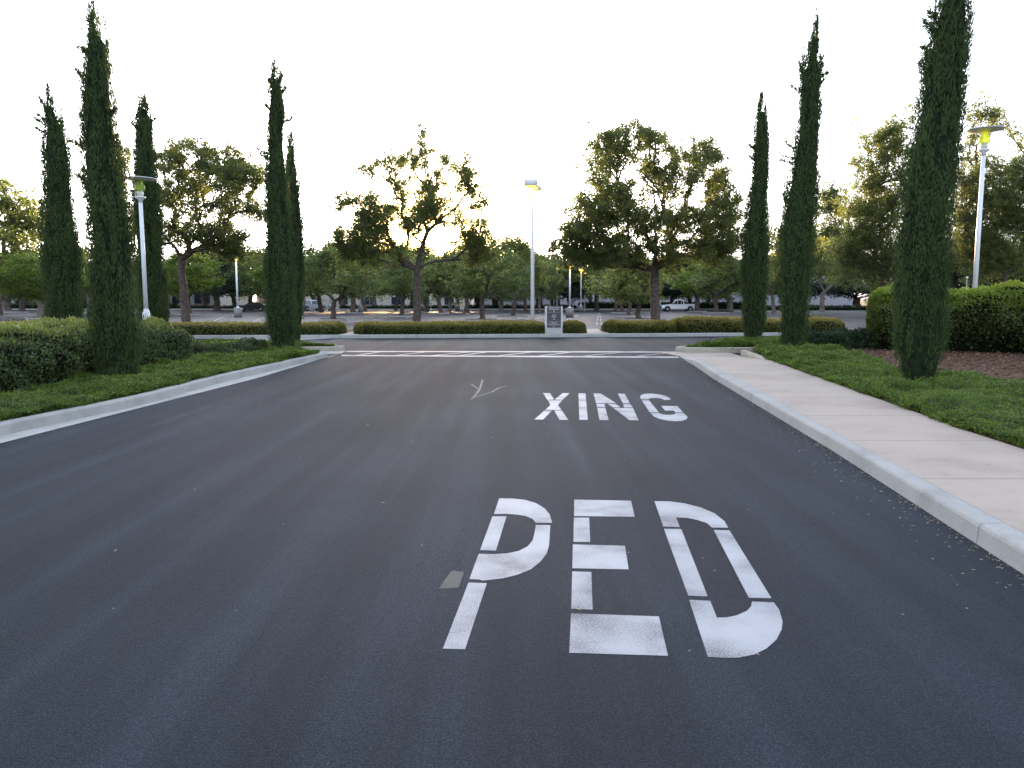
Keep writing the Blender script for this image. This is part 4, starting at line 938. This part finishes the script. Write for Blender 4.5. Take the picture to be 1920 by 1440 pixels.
PH = [(-60,1788,1795),(-30,1776,1806),(0,1767,1812),(30,1758,1813),(60,1752,1815),(100,1742,1812),(150,1733,1810),(200,1728,1806),(250,1723,1802),(300,1709,1796),(350,1699,1790),(400,1690,1780),(450,1683,1778),(500,1681,1778),(550,1682,1775),(600,1681,1770),(650,1681,1768),(700,1687,1757),(717,1697,1745)]
def yat(v, z=0.25): return P(960, v, z).y
cypress('leftmost cypress, short with a ragged feathery tip bending left', 23.5, PA, 605, 201, wisps=[(205,88,181,74),(225,86,212,66),(235,90,222,68),(250,90,240,70),(300,84,285,80)])
cypress('tallest left cypress standing right in front of the low hedge', yat(705), PB, 705, 202, wisps=[(60,176,36,172),(75,176,60,171),(150,162,132,144),(100,166,90,152),(235,160,215,152),(215,208,205,220),(345,160,330,150),(275,160,262,134)], dens=1.25)
cypress('slender left cypress just behind the left disc lamp', 28.5, PC, 608, 203, wisps=[(240,258,232,249),(230,282,222,290),(200,268,184,266)])
cypress('nearer cypress of the left pair, with a thin ragged spire', yat(652), PD, 652, 204, wisps=[(160,510,150,504),(200,503,195,497),(175,530,165,536),(225,536,218,546),(285,502,278,481),(295,505,290,490),(150,520,140,528)], dens=1.1)
cypress('farther cypress of the left pair, half hidden, with a sharp tip', yat(641), PE, 641, 205)
cypress('smooth slim cypress farthest away on the right', yat(635.5), PF, 634, 206, wisps=[(280,1415,273,1405),(300,1412,292,1407)])
cypress('middle cypress on the right with side shoots and a split tip', yat(651), PGc, 650, 207, wisps=[(150,1510,130,1500),(170,1500,160,1484),(140,1535,138,1549),(165,1536,150,1543),(285,1492,265,1472),(295,1490,288,1462),(300,1488,300,1466),(150,1505,118,1500)], dens=1.1)
cypress('nearest and tallest cypress on the right, running out of the top of the picture', yat(714), PH, 715, 208, wisps=[(40,1765,22,1745),(50,1762,38,1738),(60,1760,56,1736),(110,1745,85,1738),(140,1735,118,1726),(130,1738,98,1740)], dens=1.3)

# ------------------------------------------------------------------ hedges, shrubs, ground cover
Lp = [(-8.95,5.5),(-8.85,9.0),(-8.75,12.5),(-8.75,16.0),(-8.55,18.3)]
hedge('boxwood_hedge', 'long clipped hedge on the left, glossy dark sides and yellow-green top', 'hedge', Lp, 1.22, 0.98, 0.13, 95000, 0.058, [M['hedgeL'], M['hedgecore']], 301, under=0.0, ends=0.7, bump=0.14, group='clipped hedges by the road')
Rp = [(11.0,23.9),(12.9,22.9),(15.0,21.3),(17.5,19.6),(20,18.4)]
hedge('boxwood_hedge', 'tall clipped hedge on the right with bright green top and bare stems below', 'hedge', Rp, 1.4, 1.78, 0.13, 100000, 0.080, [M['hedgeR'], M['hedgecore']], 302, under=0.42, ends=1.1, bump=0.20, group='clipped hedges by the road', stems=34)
SG = [M['strip'], M['hedgecore']]
def striph(label, u0, u1, v_front, h, n, seed, hw=1.35, ends=0.7, hvar=0.0, dy=0.0):
    pts = []
    for i in range(9):
        x = XAT(u0, 35, .3)+(XAT(u1, 35, .3)-XAT(u0, 35, .3))*i/8; pts.append((x, sfy(x)+0.35+hw+dy))
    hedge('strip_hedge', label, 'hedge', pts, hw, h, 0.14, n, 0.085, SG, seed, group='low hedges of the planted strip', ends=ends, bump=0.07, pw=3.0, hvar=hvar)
striph('low strip hedge running left of the paired cypresses', -120, 657, 624, 0.46, 34000, 311)
striph('low strip hedge under the sunlit tree, from the white path gap to the directory sign', 676, 1021, 624, 0.47, 22000, 312)
striph('small round bush between the directory sign and the pink path', 1056, 1094, 625, 0.50, 5000, 313, ends=0.9)
striph('low mounded strip hedge right of the pink path under the big dense tree', 1134, 1262, 625, 0.50, 11000, 314, hvar=0.15)
striph('low mounded strip hedge behind the two far right cypresses, ending in a reddish tip', 1266, 1592, 625, 0.55, 22000, 315, hvar=0.2)
def shrub(label, u, Y, wm, h, n, seed, mats, leaf=0.06, name='shrub', depth=None, group='loose shrubs in the beds'):
    x = XAT(u, Y, 0.3); hedge(name, label, 'shrub', [(x-wm/2, Y), (x-wm/6, Y+0.05), (x+wm/6, Y-0.05), (x+wm/2, Y)], (depth or wm*0.42), h, 0.12, n, leaf, mats, seed, pw=2.0, bump=0.16, ends=wm*0.42, group=group)
shrub('olive shrub right of the left hedge end, nearest the hedge', 392, 19.4, 1.3, 0.42, 4500, 321, [M['shrub'], M['hedgecore']])
shrub('olive shrub in the left bed, midway between hedge and paired cypresses', 435, 20.4, 1.2, 0.38, 4000, 322, [M['shrub'], M['hedgecore']])
shrub('olive shrub close left of the paired cypresses', 474, 21.4, 0.8, 0.40, 3000, 323, [M['shrub'], M['hedgecore']])
shrub('dark spreading shrub left of the right hedge, beside the middle cypress', 1545, 23.4, 1.5, 0.50, 6000, 324, [M['shrubdark'], M['hedgecore']], 0.08)
shrub('dark shrub tucked under the left end of the right hedge', 1598, 23.6, 1.5, 0.62, 7000, 325, [M['shrubdark'], M['hedgecore']], 0.08)
# ground cover
gl = [(KL_back_f(y)+0.05, y) for y in [3,5,7,9,11,13,15,17,19,20.5,21.3]] + [(t0.x+0.3, 21.6), (t0.x+0.1, t0.y+0.25), (t1.x-0.25, t1.y+0.25), (t1.x-0.25, t1.y+0.5), (XAT(605,24.3,.2), 24.3), (XAT(560,24.9,.2), 24.9), (XAT(430,25.2,.2), 25.2), (-12,25.3), (-12,21.0), (-9.2,19.6), (-7.9,18.3), (-7.7,16), (-7.75,12), (-7.8,8), (-7.9,3)]
ground_cover('ground_cover', 'green mat of low plants in the left bed along the kerb', gl, 0.12, 0.17, 3600, 0.042, 331, [M['gcover'], M['gccore']], 0.22)
gr = [(SW_right(y)-0.05, y) for y in [3,5,7,9,11,13,15,17,19,20.2]] + [(b2.x+0.05, b2.y+0.0), (a2.x+0.45, a2.y+0.3), (b_.x+0.2, b_.y+0.2), (a.x+0.35, a.y+0.2), (a.x+0.3, a.y+0.55), (XAT(1308,24.5,.2), 24.5), (XAT(1348,25.6,.2), 25.6), (XAT(1400,27.2,.2), 27.2), (XAT(1480,28.4,.2), 28.4), (14,28.9), (14,25)] + [tuple(P(u,v,.2).xy) for u, v in ((1620,642),(1560,652),(1585,660),(1625,668),(1660,684),(1690,700),(1740,706),(1800,703),(1870,712),(1930,722),(2100,745))] + [(11.5,9), (9.5,3)]
ground_cover('ground_cover', 'green mat of low plants in the right bed beside the sidewalk', gr, 0.12, 0.20, 3600, 0.042, 332, [M['gcover'], M['gccore']], 0.22)

# far hedges
def farhedge(label, u0, u1, Y, h, n, seed):
    x0, x1 = XAT(u0, Y, 0), XAT(u1, Y, 0); hedge('far_hedge', label, 'hedge', [(x0,Y),((x0+x1)/2,Y+.1),(x1,Y)], 1.0, h, zg(Y)-0.05, n, 0.26, [M['farhedge'], M['hedgecore']], seed, group='dark clipped hedges along the far kerb', ends=0.8, bump=0.1)
farhedge('dark clipped far hedge left of the big dense tree', 1085, 1222, 141.5, 1.35, 5000, 341)
farhedge('dark clipped far hedge right of the white pickup', 1240, 1392, 141.5, 1.35, 5000, 342)
farhedge('far hedge before the office windows on the left', -40, 330, 143, 1.1, 9000, 343)
farhedge('low far hedge between the left lit lamp and the dark car', 330, 470, 142, 0.7, 4000, 344)
farhedge('low far hedge seen right of the silver pickup', 640, 860, 142, 0.75, 6000, 345)
farhedge('low dark far hedge left of the directory sign', 880, 1080, 142, 0.8, 6000, 346)
farhedge('far hedge between the two far right cypresses', 1395, 1640, 119, 0.85, 8000, 347)

# ------------------------------------------------------------------ lamps
def disc_lamp(label, u, Y, vtop):
    z0 = 0.13; x = XAT(u, Y, 3); H = ZAT(vtop, Y)-z0
    r = empty('disc_lamp', (x, Y, z0)); tag(r, label, 'street lamp', 'white disc-topped lamps beside the road')
    g = MB(); g.lathe([(0.125,-0.05),(0.125,0.98),(0.118,1.02),(0.075,1.14),(0.075,1.16)], 16); g.build('base_sleeve', M['sleeve'], r, True)
    g = MB(); g.lathe([(0.074,1.0),(0.060,H-0.72)], 16); g.build('pole', M['white'], r, True)
    g = MB(); g.lathe([(0.07,H-0.80),(0.07,H-0.72),(0.155,H-0.66),(0.17,H-0.64),(0.17,H-0.61),(0.12,H-0.60)], 20); g.build('collar', M['white'], r, True)
    g = MB(); g.lathe([(0.105,H-0.60),(0.105,H-0.42)], 20); g.build('lamp_base', M['clearglass'], r, True)
    g = MB(); g.lathe([(0.115,H-0.415),(0.165,H-0.41),(0.165,H-0.24),(0.115,H-0.235),(0.112,H-0.23),(0.112,H-0.06)], 24); g.build('lamp_glass', M['lampgreen'], r, True)
    for k in range(3):
        a = math.radians(80+120*k); g = MB(); cx, cy = 0.15*math.cos(a), 0.15*math.sin(a)
        g.tube([(cx,cy,H-0.62),(cx,cy,H-0.05)], [0.010,0.010], 6); g.build('rod', M['white'], r, True)
    g = MB(); g.lathe([(0.02,H-0.07),(0.33,H-0.055),(0.515,H-0.03),(0.53,H-0.018),(0.515,H-0.006),(0.25,H+0.012),(0.02,H+0.03)], 40); g.build('disc_shade', M['white'], r, True)
    return r
disc_lamp('white disc-topped lamp post in front of the slender left cypress', 269, 26.5, 334)
disc_lamp('white disc-topped lamp post behind the tall right hedge', 1832, 24.4, 242)

def box_lamp_proto(H=7.3):
    r = empty('box_lamp', (0,0,0))
    g = MB(); g.lathe([(0.17,-0.05),(0.17,0.10),(0.11,0.14),(0.10,0.16)], 16); g.build('base_flange', M['white'], r, True)
    g = MB(); g.lathe([(0.098,0.10),(0.070,H-0.5)], 14); g.build('pole', M['white'], r, True)
    g = MB(); g.lathe([(0.31,-0.02),(0.335,0.0),(0.335,0.25),(0.30,0.285),(0.10,0.31)], 28, (-0.10,-0.10,H-0.33)); h = g.build('lamp_head', M['white'], r, True)
    g = MB(); g.lathe([(0.16,-0.115),(0.215,-0.09),(0.235,-0.025)], 24, (-0.10,-0.10,H-0.33)); g.build('lens', M['lampglass'], h, True)
    g = MB(); g.lathe([(0.20,0.0),(0.22,0.015),(0.22,0.21),(0.18,0.24)], 24, (0.20,0.22,H-0.52)); h = g.build('lamp_head', M['white'], r, True)
    g = MB(); g.lathe([(0.11,-0.05),(0.17,-0.015)], 20, (0.20,0.22,H-0.51)); g.build('lens', M['lampglass'], h, True)
    return r
bl = box_lamp_proto(); Y = 37.2; bl.location = (XAT(998.5, Y, 3), Y, 0.14); s_ = (ZAT(336, Y)-0.14)/7.3; bl.scale = (1,1,s_)
tag(bl, 'tall white lamp post with glowing yellow light left of the directory sign', 'street lamp', 'box-headed car-park lamps')
def far_lamp(label, u, v, vtop, base=True, bw=1.0):
    p = PG(u, v); H = ZAT(vtop, p.y)-p.z; o = copy_tree(bl); tag(o, label)
    zb_ = 0.9 if base else 0.0
    o.location = (p.x, p.y, p.z+zb_); o.scale = (1.0,1.0,(H-zb_)/7.3)
    if base:
        g = MB(); s2 = 7.3/(H-zb_); g.lathe([(0.36,-0.95*s2),(0.36,0.0),(0.33,0.03*s2)], 18); g.build('concrete_base', M['concrete'], o, True)
    return o
far_lamp('lit lamp on a concrete base seen left of the paired cypresses', 446.5, 595, 478)
far_lamp('lit lamp on a concrete base, nearest right of the directory sign', 1068, 595.5, 493)
far_lamp('lit lamp on a concrete base, middle of the three behind the directory sign', 1089, 584, 502.5)
far_lamp('thin lit lamp, rightmost of the three behind the directory sign', 1096.5, 583.2, 509, False)
far_lamp('far lamp post beside the leaning thin tree, half hidden by leaves', 676.5, 586.5, 508)
far_lamp('thin far lamp post left of the first kerbed island tree', 619.5, 583, 512)
far_lamp('thin far lamp post just right of the sunlit tree trunk', 792, 583.5, 520)
far_lamp('very thin far lamp post between the sunlit tree and the leaning tree', 808, 581, 526, False)
far_lamp('thin far lamp post left of the leaning-trunk tree', 857, 583.5, 520)
far_lamp('thin far lamp post right behind the directory sign', 1044, 583.5, 500, False)
far_lamp('thin far lamp post between the sign and the dark far hedge', 1074.5, 582, 522, False)

# ------------------------------------------------------------------ directory sign
Ys = sfy(1.2)+0.45; xs0, xs1 = XAT(1022, Ys, .8), XAT(1054.5, Ys, .8); zs0, zs1 = 0.14, ZAT(573.5, Ys); cxs = (xs0+xs1)/2; w2 = (xs1-xs0)/2; HS = zs1-zs0
r = empty('directory_sign', (cxs, Ys, zs0), math.radians(2)); tag(r, 'brown directory sign on a pale base beside the pink path', 'sign')
zb1 = HS*0.215
g = MB(); g.box(-w2, w2, -0.12, 0.12, -0.02, zb1); g.build('base', M['signbase'], r, bevel=0.006)
g = MB(); g.box(-w2+0.075, w2-0.075, -0.085, 0.085, zb1+0.003, HS-0.012); pn = g.build('panel', M['signbrown'], r, bevel=0.004)
for s_ in (-1, 1):
    g = MB(); x0, x1 = (-w2, -w2+0.072) if s_ < 0 else (w2-0.072, w2); hh = (HS-zb1-0.01)/3
    for k in range(3): g.box(x0, x1, -0.11, 0.11, zb1+0.006+k*hh, zb1+0.006+(k+1)*hh-0.012)
    g.build('side_post', M['signgrey'], r, bevel=0.004)
for zc in (0.415, 0.745):
    g = MB(); g.box(-w2+0.12, w2-0.12, -0.089, -0.0855, HS*zc-0.003+0.03, HS*zc+0.003+0.03); g.build('divider', M['signletter'], pn)
def sign_text(s, z, size, sx=1.0):
    cu = bpy.data.curves.new('lettering', 'FONT'); cu.body = s; cu.size = size; cu.align_x = 'CENTER'; cu.extrude = 0.002; cu.space_character = 1.05; cu.offset = 0.0012
    o = bpy.data.objects.new('lettering', cu); COL.objects.link(o); o.rotation_euler = (math.pi/2,0,0); o.location = (0,-0.0885,z); o.scale = (sx,1,1)
    dg = bpy.context.evaluated_depsgraph_get(); me = bpy.data.meshes.new_from_object(o.evaluated_get(dg)); bpy.data.objects.remove(o)
    m = bpy.data.objects.new('lettering', me); COL.objects.link(m); me.materials.clear(); me.materials.append(M['signletter'])
    m.parent = pn; m.rotation_euler = (math.pi/2,0,0); m.location = (0,-0.0885,z); m.scale = (sx,1,1)
def arrow(z, ang, s=0.035):
    g = MB(); ca, sa = math.cos(ang), math.sin(ang)
    pts = [(-s,-s*0.7),(s,-s*0.7),(0,s*0.9)]; pts = [(x*ca-y*sa, x*sa+y*ca) for x, y in pts]
    g.poly([(x,-0.0885,z+y) for x, y in pts]); g.build('arrow', M['signletter'], pn)
sign_text('TOWER VIEW', HS*0.915, 0.075, 1.0); sign_text('ENTRANCE', HS*0.855, 0.078, 1.0); arrow(HS*0.815, 0)
sign_text('1 & 2', HS*0.655, 0.075); sign_text('PARK', HS*0.59, 0.075); arrow(HS*0.53, 0)
sign_text('18 & 20', HS*0.375, 0.078); sign_text('TECHNOLOGY', HS*0.315, 0.075, 0.98); arrow(HS*0.26, -math.pi/2)

# ------------------------------------------------------------------ vehicles
def wheels(root, xs_, wy, r_, wd=0.25):
    for x in xs_:
        for s_ in (-1, 1):
            e = empty('wheel', (x, s_*wy, r_)); e.parent = root
            g = MB(); g.lathe([(r_*0.62,-wd/2),(r_*0.93,-wd/2),(r_,-wd/2+0.04),(r_,wd/2-0.04),(r_*0.93,wd/2),(r_*0.62,wd/2)], 24, axis='y'); g.build('tyre', M['tyre'], e, True)
            g = MB(); g.lathe([(r_*0.10,-wd/2-0.012),(r_*0.28,-wd/2-0.01),(r_*0.60,-wd/2+0.02),(r_*0.60,wd/2-0.02),(r_*0.28,wd/2+0.01),(r_*0.10,wd/2+0.012)], 20, axis='y'); g.build('rim', M['rim'], e, True)
def side_extrude(g, prof, y0, y1, mi=0, inset=None):
    """side profile (x,z) extruded across y with slight tumblehome"""
    n = len(prof); ins = inset or [0]*n; b = len(g.v)
    g.v += [(p[0], y0+ins[i], p[1]) for i, p in enumerate(prof)]+[(p[0], y1-ins[i], p[1]) for i, p in enumerate(prof)]
    g.f.append([b+i for i in range(n)]); g.m.append(mi); g.f.append([b+n+i for i in reversed(range(n))]); g.m.append(mi)
    for i in range(n):
        j = (i+1) % n; g.f.append([b+i, b+n+i, b+n+j, b+j]); g.m.append(mi)
def archpts(cx, r_, z0, n=7): return [(cx+r_*math.cos(math.pi*k/n), z0+r_*math.sin(math.pi*k/n)) for k in range(n+1)]
def pickup(label, loc, rz, paint, sc=1.0):
    r = empty('pickup_truck', loc, rz); tag(r, label, 'pickup truck', 'vehicles parked at the far side'); r.scale = (sc,sc,sc)
    # nose towards -x
    W2 = 0.98; fx, bx = -1.95, 1.70
    lower = [(-2.90,0.55),(-2.45,0.50)]+[(x,z) for x, z in archpts(fx,0.50,0.42)[::-1]]+[(-1.40,0.45),(1.15,0.45)]+[(x,z) for x, z in archpts(bx,0.50,0.42)[::-1]]+[(2.25,0.55),(2.90,0.58),(2.92,1.22),(0.72,1.22),(0.72,1.16),(-1.25,1.16),(-1.40,1.14),(-2.60,1.06),(-2.85,0.98)]
    g = MB(); side_extrude(g, lower, -W2, W2); g.build('body', paint, r, bevel=0.03)
    cabp = [(-1.30,1.165),(0.72,1.165),(0.70,1.58),(0.64,1.86),(0.48,1.93),(-0.42,1.93),(-0.66,1.87)]; ins = [0.02,0.02,0.10,0.19,0.21,0.21,0.19]
    g = MB(); side_extrude(g, cabp, -W2+0.02, W2-0.02, 0, ins); g.build('cab', paint, r, bevel=0.02)
    for s_ in (-1, 1):
        for q in ([(-1.12,1.20),(-0.40,1.20),(-0.40,1.78),(-0.60,1.76)], [(-0.33,1.20),(0.20,1.20),(0.20,1.78),(-0.33,1.78)], [(0.26,1.20),(0.56,1.20),(0.50,1.70),(0.26,1.76)]):
            g = MB(); pts = [(x, s_*(W2-0.01-0.19*(z-1.165)/0.70+0.006), z) for x, z in q]; g.poly(pts if s_ < 0 else pts[::-1]); g.build('side_window', M['carglass'], r)
    g = MB(); pts = [(-1.27,-0.86,1.19),(-1.27,0.86,1.19),(-0.69,0.72,1.83),(-0.69,-0.72,1.83)]; g.poly([(x-0.02,y,z+0.012) for x, y, z in pts]); g.build('windscreen', M['carglass'], r)
    g = MB(); pts = [(0.70,-0.80,1.25),(0.70,0.80,1.25),(0.60,0.72,1.74),(0.60,-0.72,1.74)]; g.poly([(x+0.015,y,z) for x, y, z in pts]); g.build('rear_window', M['carglass'], r)
    g = MB(); g.box(0.80,2.82,-W2+0.10,W2-0.10,1.224,1.232); g.build('bed_liner', M['trim'], r)
    g = MB(); g.box(-3.02,-2.88,-W2+0.02,W2-0.02,0.48,0.72); g.build('front_bumper', M['trim'], r, bevel=0.02)
    g = MB(); g.box(2.93,3.05,-W2+0.05,W2-0.05,0.50,0.70); g.build('rear_bumper', M['rim'], r, bevel=0.02)
    g = MB(); g.box(-2.905,-2.862,-0.55,0.55,0.76,0.98); g.build('grille', M['trim'], r)
    for s_ in (-1, 1):
        g = MB(); g.box(-2.91,-2.70,min(s_*0.62,s_*0.975),max(s_*0.62,s_*0.985),0.80,0.98); g.build('headlight', M['lens'], r, bevel=0.01)
        g = MB(); g.box(2.80,2.935,min(s_*0.86,s_*0.99),max(s_*0.86,s_*0.99),0.78,1.15); g.build('tail_light', M['redlens'], r)
        g = MB(); g.box(-1.18,-1.02,min(s_*0.96,s_*1.16),max(s_*0.96,s_*1.16),1.16,1.34); g.build('mirror', M['trim'], r, bevel=0.01)
        for hx in (-0.30, 0.38):
            g = MB(); g.box(hx-0.26+0.16,hx,min(s_*0.975,s_*1.0),max(s_*0.975,s_*1.0),1.02,1.06); g.build('door_handle', M['trim'], r)
    wheels(r, (fx, bx), 0.86, 0.40)
    return r
p = PG(1272, 584.2); pickup('white crew-cab pickup truck parked side-on by the dark far hedge', (p.x, p.y, p.z), 0.0, M['truckwhite'], (69/F*p.y)/5.95)
p = PG(584, 582.7); pickup('silver pickup truck parked just right of the paired cypresses, seen from behind at an angle', (p.x, p.y, p.z), math.radians(-128), M['silver'], 0.92)
def sedan(label, loc, rz, paint, sc=1.0):
    r = empty('parked_car', loc, rz); tag(r, label, 'car', 'vehicles parked at the far side'); r.scale = (sc,)*3
    lower = [(-2.25,0.38),(-1.85,0.32)]+archpts(-1.35,0.37,0.30)[::-1]+[(-0.9,0.28),(0.9,0.28)]+archpts(1.35,0.37,0.30)[::-1]+[(1.85,0.34),(2.25,0.42),(2.28,0.85),(2.10,0.95),(-1.05,0.93),(-1.95,0.80),(-2.25,0.65)]
    g = MB(); side_extrude(g, lower, -0.88, 0.88); g.build('body', paint, r, bevel=0.04)
    g = MB(); side_extrude(g, [(-1.05,0.94),(1.75,0.95),(1.10,1.36),(0.60,1.42),(-0.10,1.42),(-0.35,1.38)], -0.84, 0.84, 0, [0.02,0.02,0.17,0.2,0.2,0.18]); g.build('cabin', paint, r, bevel=0.03)
    for s_ in (-1, 1):
        g = MB(); pts = [(x, s_*(0.835-0.2*(z-0.94)/0.48+0.008), z) for x, z in [(-0.82,0.97),(1.35,0.97),(1.0,1.32),(-0.28,1.34)]]; g.poly(pts if s_ < 0 else pts[::-1]); g.build('side_window', M['carglass'], r)
        g = MB(); g.box(2.2,2.295,min(s_*0.5,s_*0.86),max(s_*0.5,s_*0.86),0.66,0.82); g.build('tail_light', M['redlens'], r)
        g = MB(); g.box(-2.275,-2.1,min(s_*0.5,s_*0.86),max(s_*0.5,s_*0.86),0.55,0.68); g.build('headlight', M['lens'], r)
    g = MB(); g.poly([(-1.03,-0.75,0.965),(-1.03,0.75,0.965),(-0.40,0.62,1.375),(-0.40,-0.62,1.375)]); g.build('windscreen', M['carglass'], r)
    g = MB(); g.poly([(1.75,0.75,0.965),(1.75,-0.75,0.965),(1.14,-0.62,1.355),(1.14,0.62,1.355)]); g.build('rear_window', M['carglass'], r)
    wheels(r, (-1.35, 1.35), 0.78, 0.32, 0.2)
    return r
p = PG(473, 583.5); sedan('black car parked under the trees right of the left lit lamp', (p.x, p.y, p.z), math.radians(12), M['blackpaint'])
p = PG(481, 582.0); sedan('white car parked behind the black car', (p.x+0.4, p.y+6, p.z), math.radians(70), M['truckwhite'], 1.15)

# ------------------------------------------------------------------ buildings
Yb = 170.0; zb0 = -0.2
def bld(label, u0, u1, vt, mat, Y=Yb, windows=None, d=20, roofm=None):
    x0, x1 = XAT(u0, Y, 3), XAT(u1, Y, 3); H = ZAT(vt, Y)-zb0; W = x1-x0
    r = empty('building', (x0, Y, zb0)); tag(r, label, 'building', 'low buildings beyond the car park')
    g = MB(); g.box(0, W, 0, d, 0, H); g.build('wall', mat, r)
    g = MB(); g.box(-0.15, W+0.15, -0.15, d+0.15, H+0.002, H+0.35); g.build('parapet', roofm or mat, r)
    if windows is not None:
        z0, z1, pitch, ww = windows; n = int(W/pitch)
        for i in range(n):
            xa = 0.6+i*pitch; g = MB(); g.box(xa, xa+ww, -0.10, -0.02, z0, z1); f = g.build('window', M['frame'], r)
            g = MB(); hw_ = (ww-0.30)/2
            g.box(xa+0.1, xa+0.1+hw_, -0.125, -0.102, z0+0.1, z1-0.1); g.box(xa+0.2+hw_, xa+ww-0.1, -0.125, -0.102, z0+0.1, z1-0.1); g.build('pane', M['glassdark'], f)
    return r
bld('long office building with rows of dark windows behind the left trees', -60, 405, 520, M['wallwarm'], 160, (0.9, 3.4, 4.6, 3.4))
bld('plain pale wall building behind the car park trees, centre right', 1010, 1600, 512, M['wallpale'])
bld('low white building with plain front left of the tall lit lamp', 888, 1006, 535, M['wallpale'], 165)
bld('low cream building far behind the silver pickup', 480, 884, 541, M['wallwarm'], 190, (0.5, 2.6, 6.5, 2.5))

# ------------------------------------------------------------------ small things
def pipe(label, u, v, h):
    q = P(u, v, .14); r = empty('irrigation_riser', tuple(q)); tag(r, label, 'pipe', 'irrigation risers')
    g = MB(); g.lathe([(0.014,-0.02),(0.014,h)], 8); g.build('pipe', M['pipe'], r, True)
    g = MB(); g.lathe([(0.024,0),(0.028,0.015),(0.028,0.05),(0.018,0.06)], 10, (0,0,h)); g.build('cap', M['trim'], r, True)
x = XAT(1812, 22.6, 1.9); r = empty('irrigation_riser', (x, 22.6, 0.13)); tag(r, 'thin riser pipe poking out of the top of the right hedge', 'pipe')
H_ = ZAT(522, 22.6)-0.13; g = MB(); g.lathe([(0.012,0),(0.012,H_)], 8); g.build('pipe', M['pipe'], r, True)
g = MB(); g.lathe([(0.03,0),(0.03,0.03),(0.012,0.05)], 10, (0,0,H_)); g.build('cap', M['white'], r, True)
# leaf litter along the right kerb and scattered on the road
rng = np.random.default_rng(9); n = 1200; y = rng.uniform(3.5, 21.5, n); off = rng.exponential(0.10, n); x = np.array([KR_bot(v) for v in y])-0.01-off
n2 = 70; y = np.concatenate([y, rng.uniform(3, 16, n2)]); x = np.concatenate([x, rng.uniform(-4.5, 3.2, n2)])
n3 = 120; yy = rng.uniform(4, 18, n3); y = np.concatenate([y, yy]); x = np.concatenate([x, np.array([KR_back(v) for v in yy])+rng.normal(0, 0.05, n3)])
zz = np.full(len(x), 0.006); zz[n+n2:] = 0.146
Pp = np.stack([x, y, zz], 1); az = rng.uniform(0, 2*math.pi, len(x)); D = np.stack([np.cos(az), np.sin(az), rng.uniform(0, 0.25, len(x))], 1)
V, Q = leaves(Pp, D, nrm(rng.normal(size=Pp.shape)*0.25+np.array([0,0,1.0])), rng.uniform(0.012, 0.038, len(x)), rng.uniform(0.005, 0.011, len(x)))
tag(npmesh('leaf_litter', V, Q, [M['litter']]), 'small dry leaves scattered on the road and along the right kerb', 'leaf litter', kind='stuff')
# mulch chips and a few weeds on bare soil of the right bed
n = 16000; x = rng.uniform(6.5, 17, n); y = rng.uniform(11, 25, n); d, ins = polydist(x, y, gr); k = ~ins & (x > SW_right(0)+0) & (x > 5.8); x, y = x[k], y[k]; m = len(x)
az = rng.uniform(0, 2*math.pi, m); D = np.stack([np.cos(az), np.sin(az), rng.uniform(-0.1, 0.4, m)], 1)
V, Q = leaves(np.stack([x, y, np.full(m, 0.132)], 1), D, nrm(rng.normal(size=(m,3))*0.5+np.array([0,0,1.0])), rng.uniform(0.04, 0.12, m), rng.uniform(0.015, 0.04, m))
tag(npmesh('mulch', V, Q, [simple('mulch_chip', (0.26,0.15,0.09), 0.95, 0, 0.6, 9, grime=(0.03,0.016,0.010))]), 'brown bark mulch under the right hedge', 'mulch', kind='stuff')
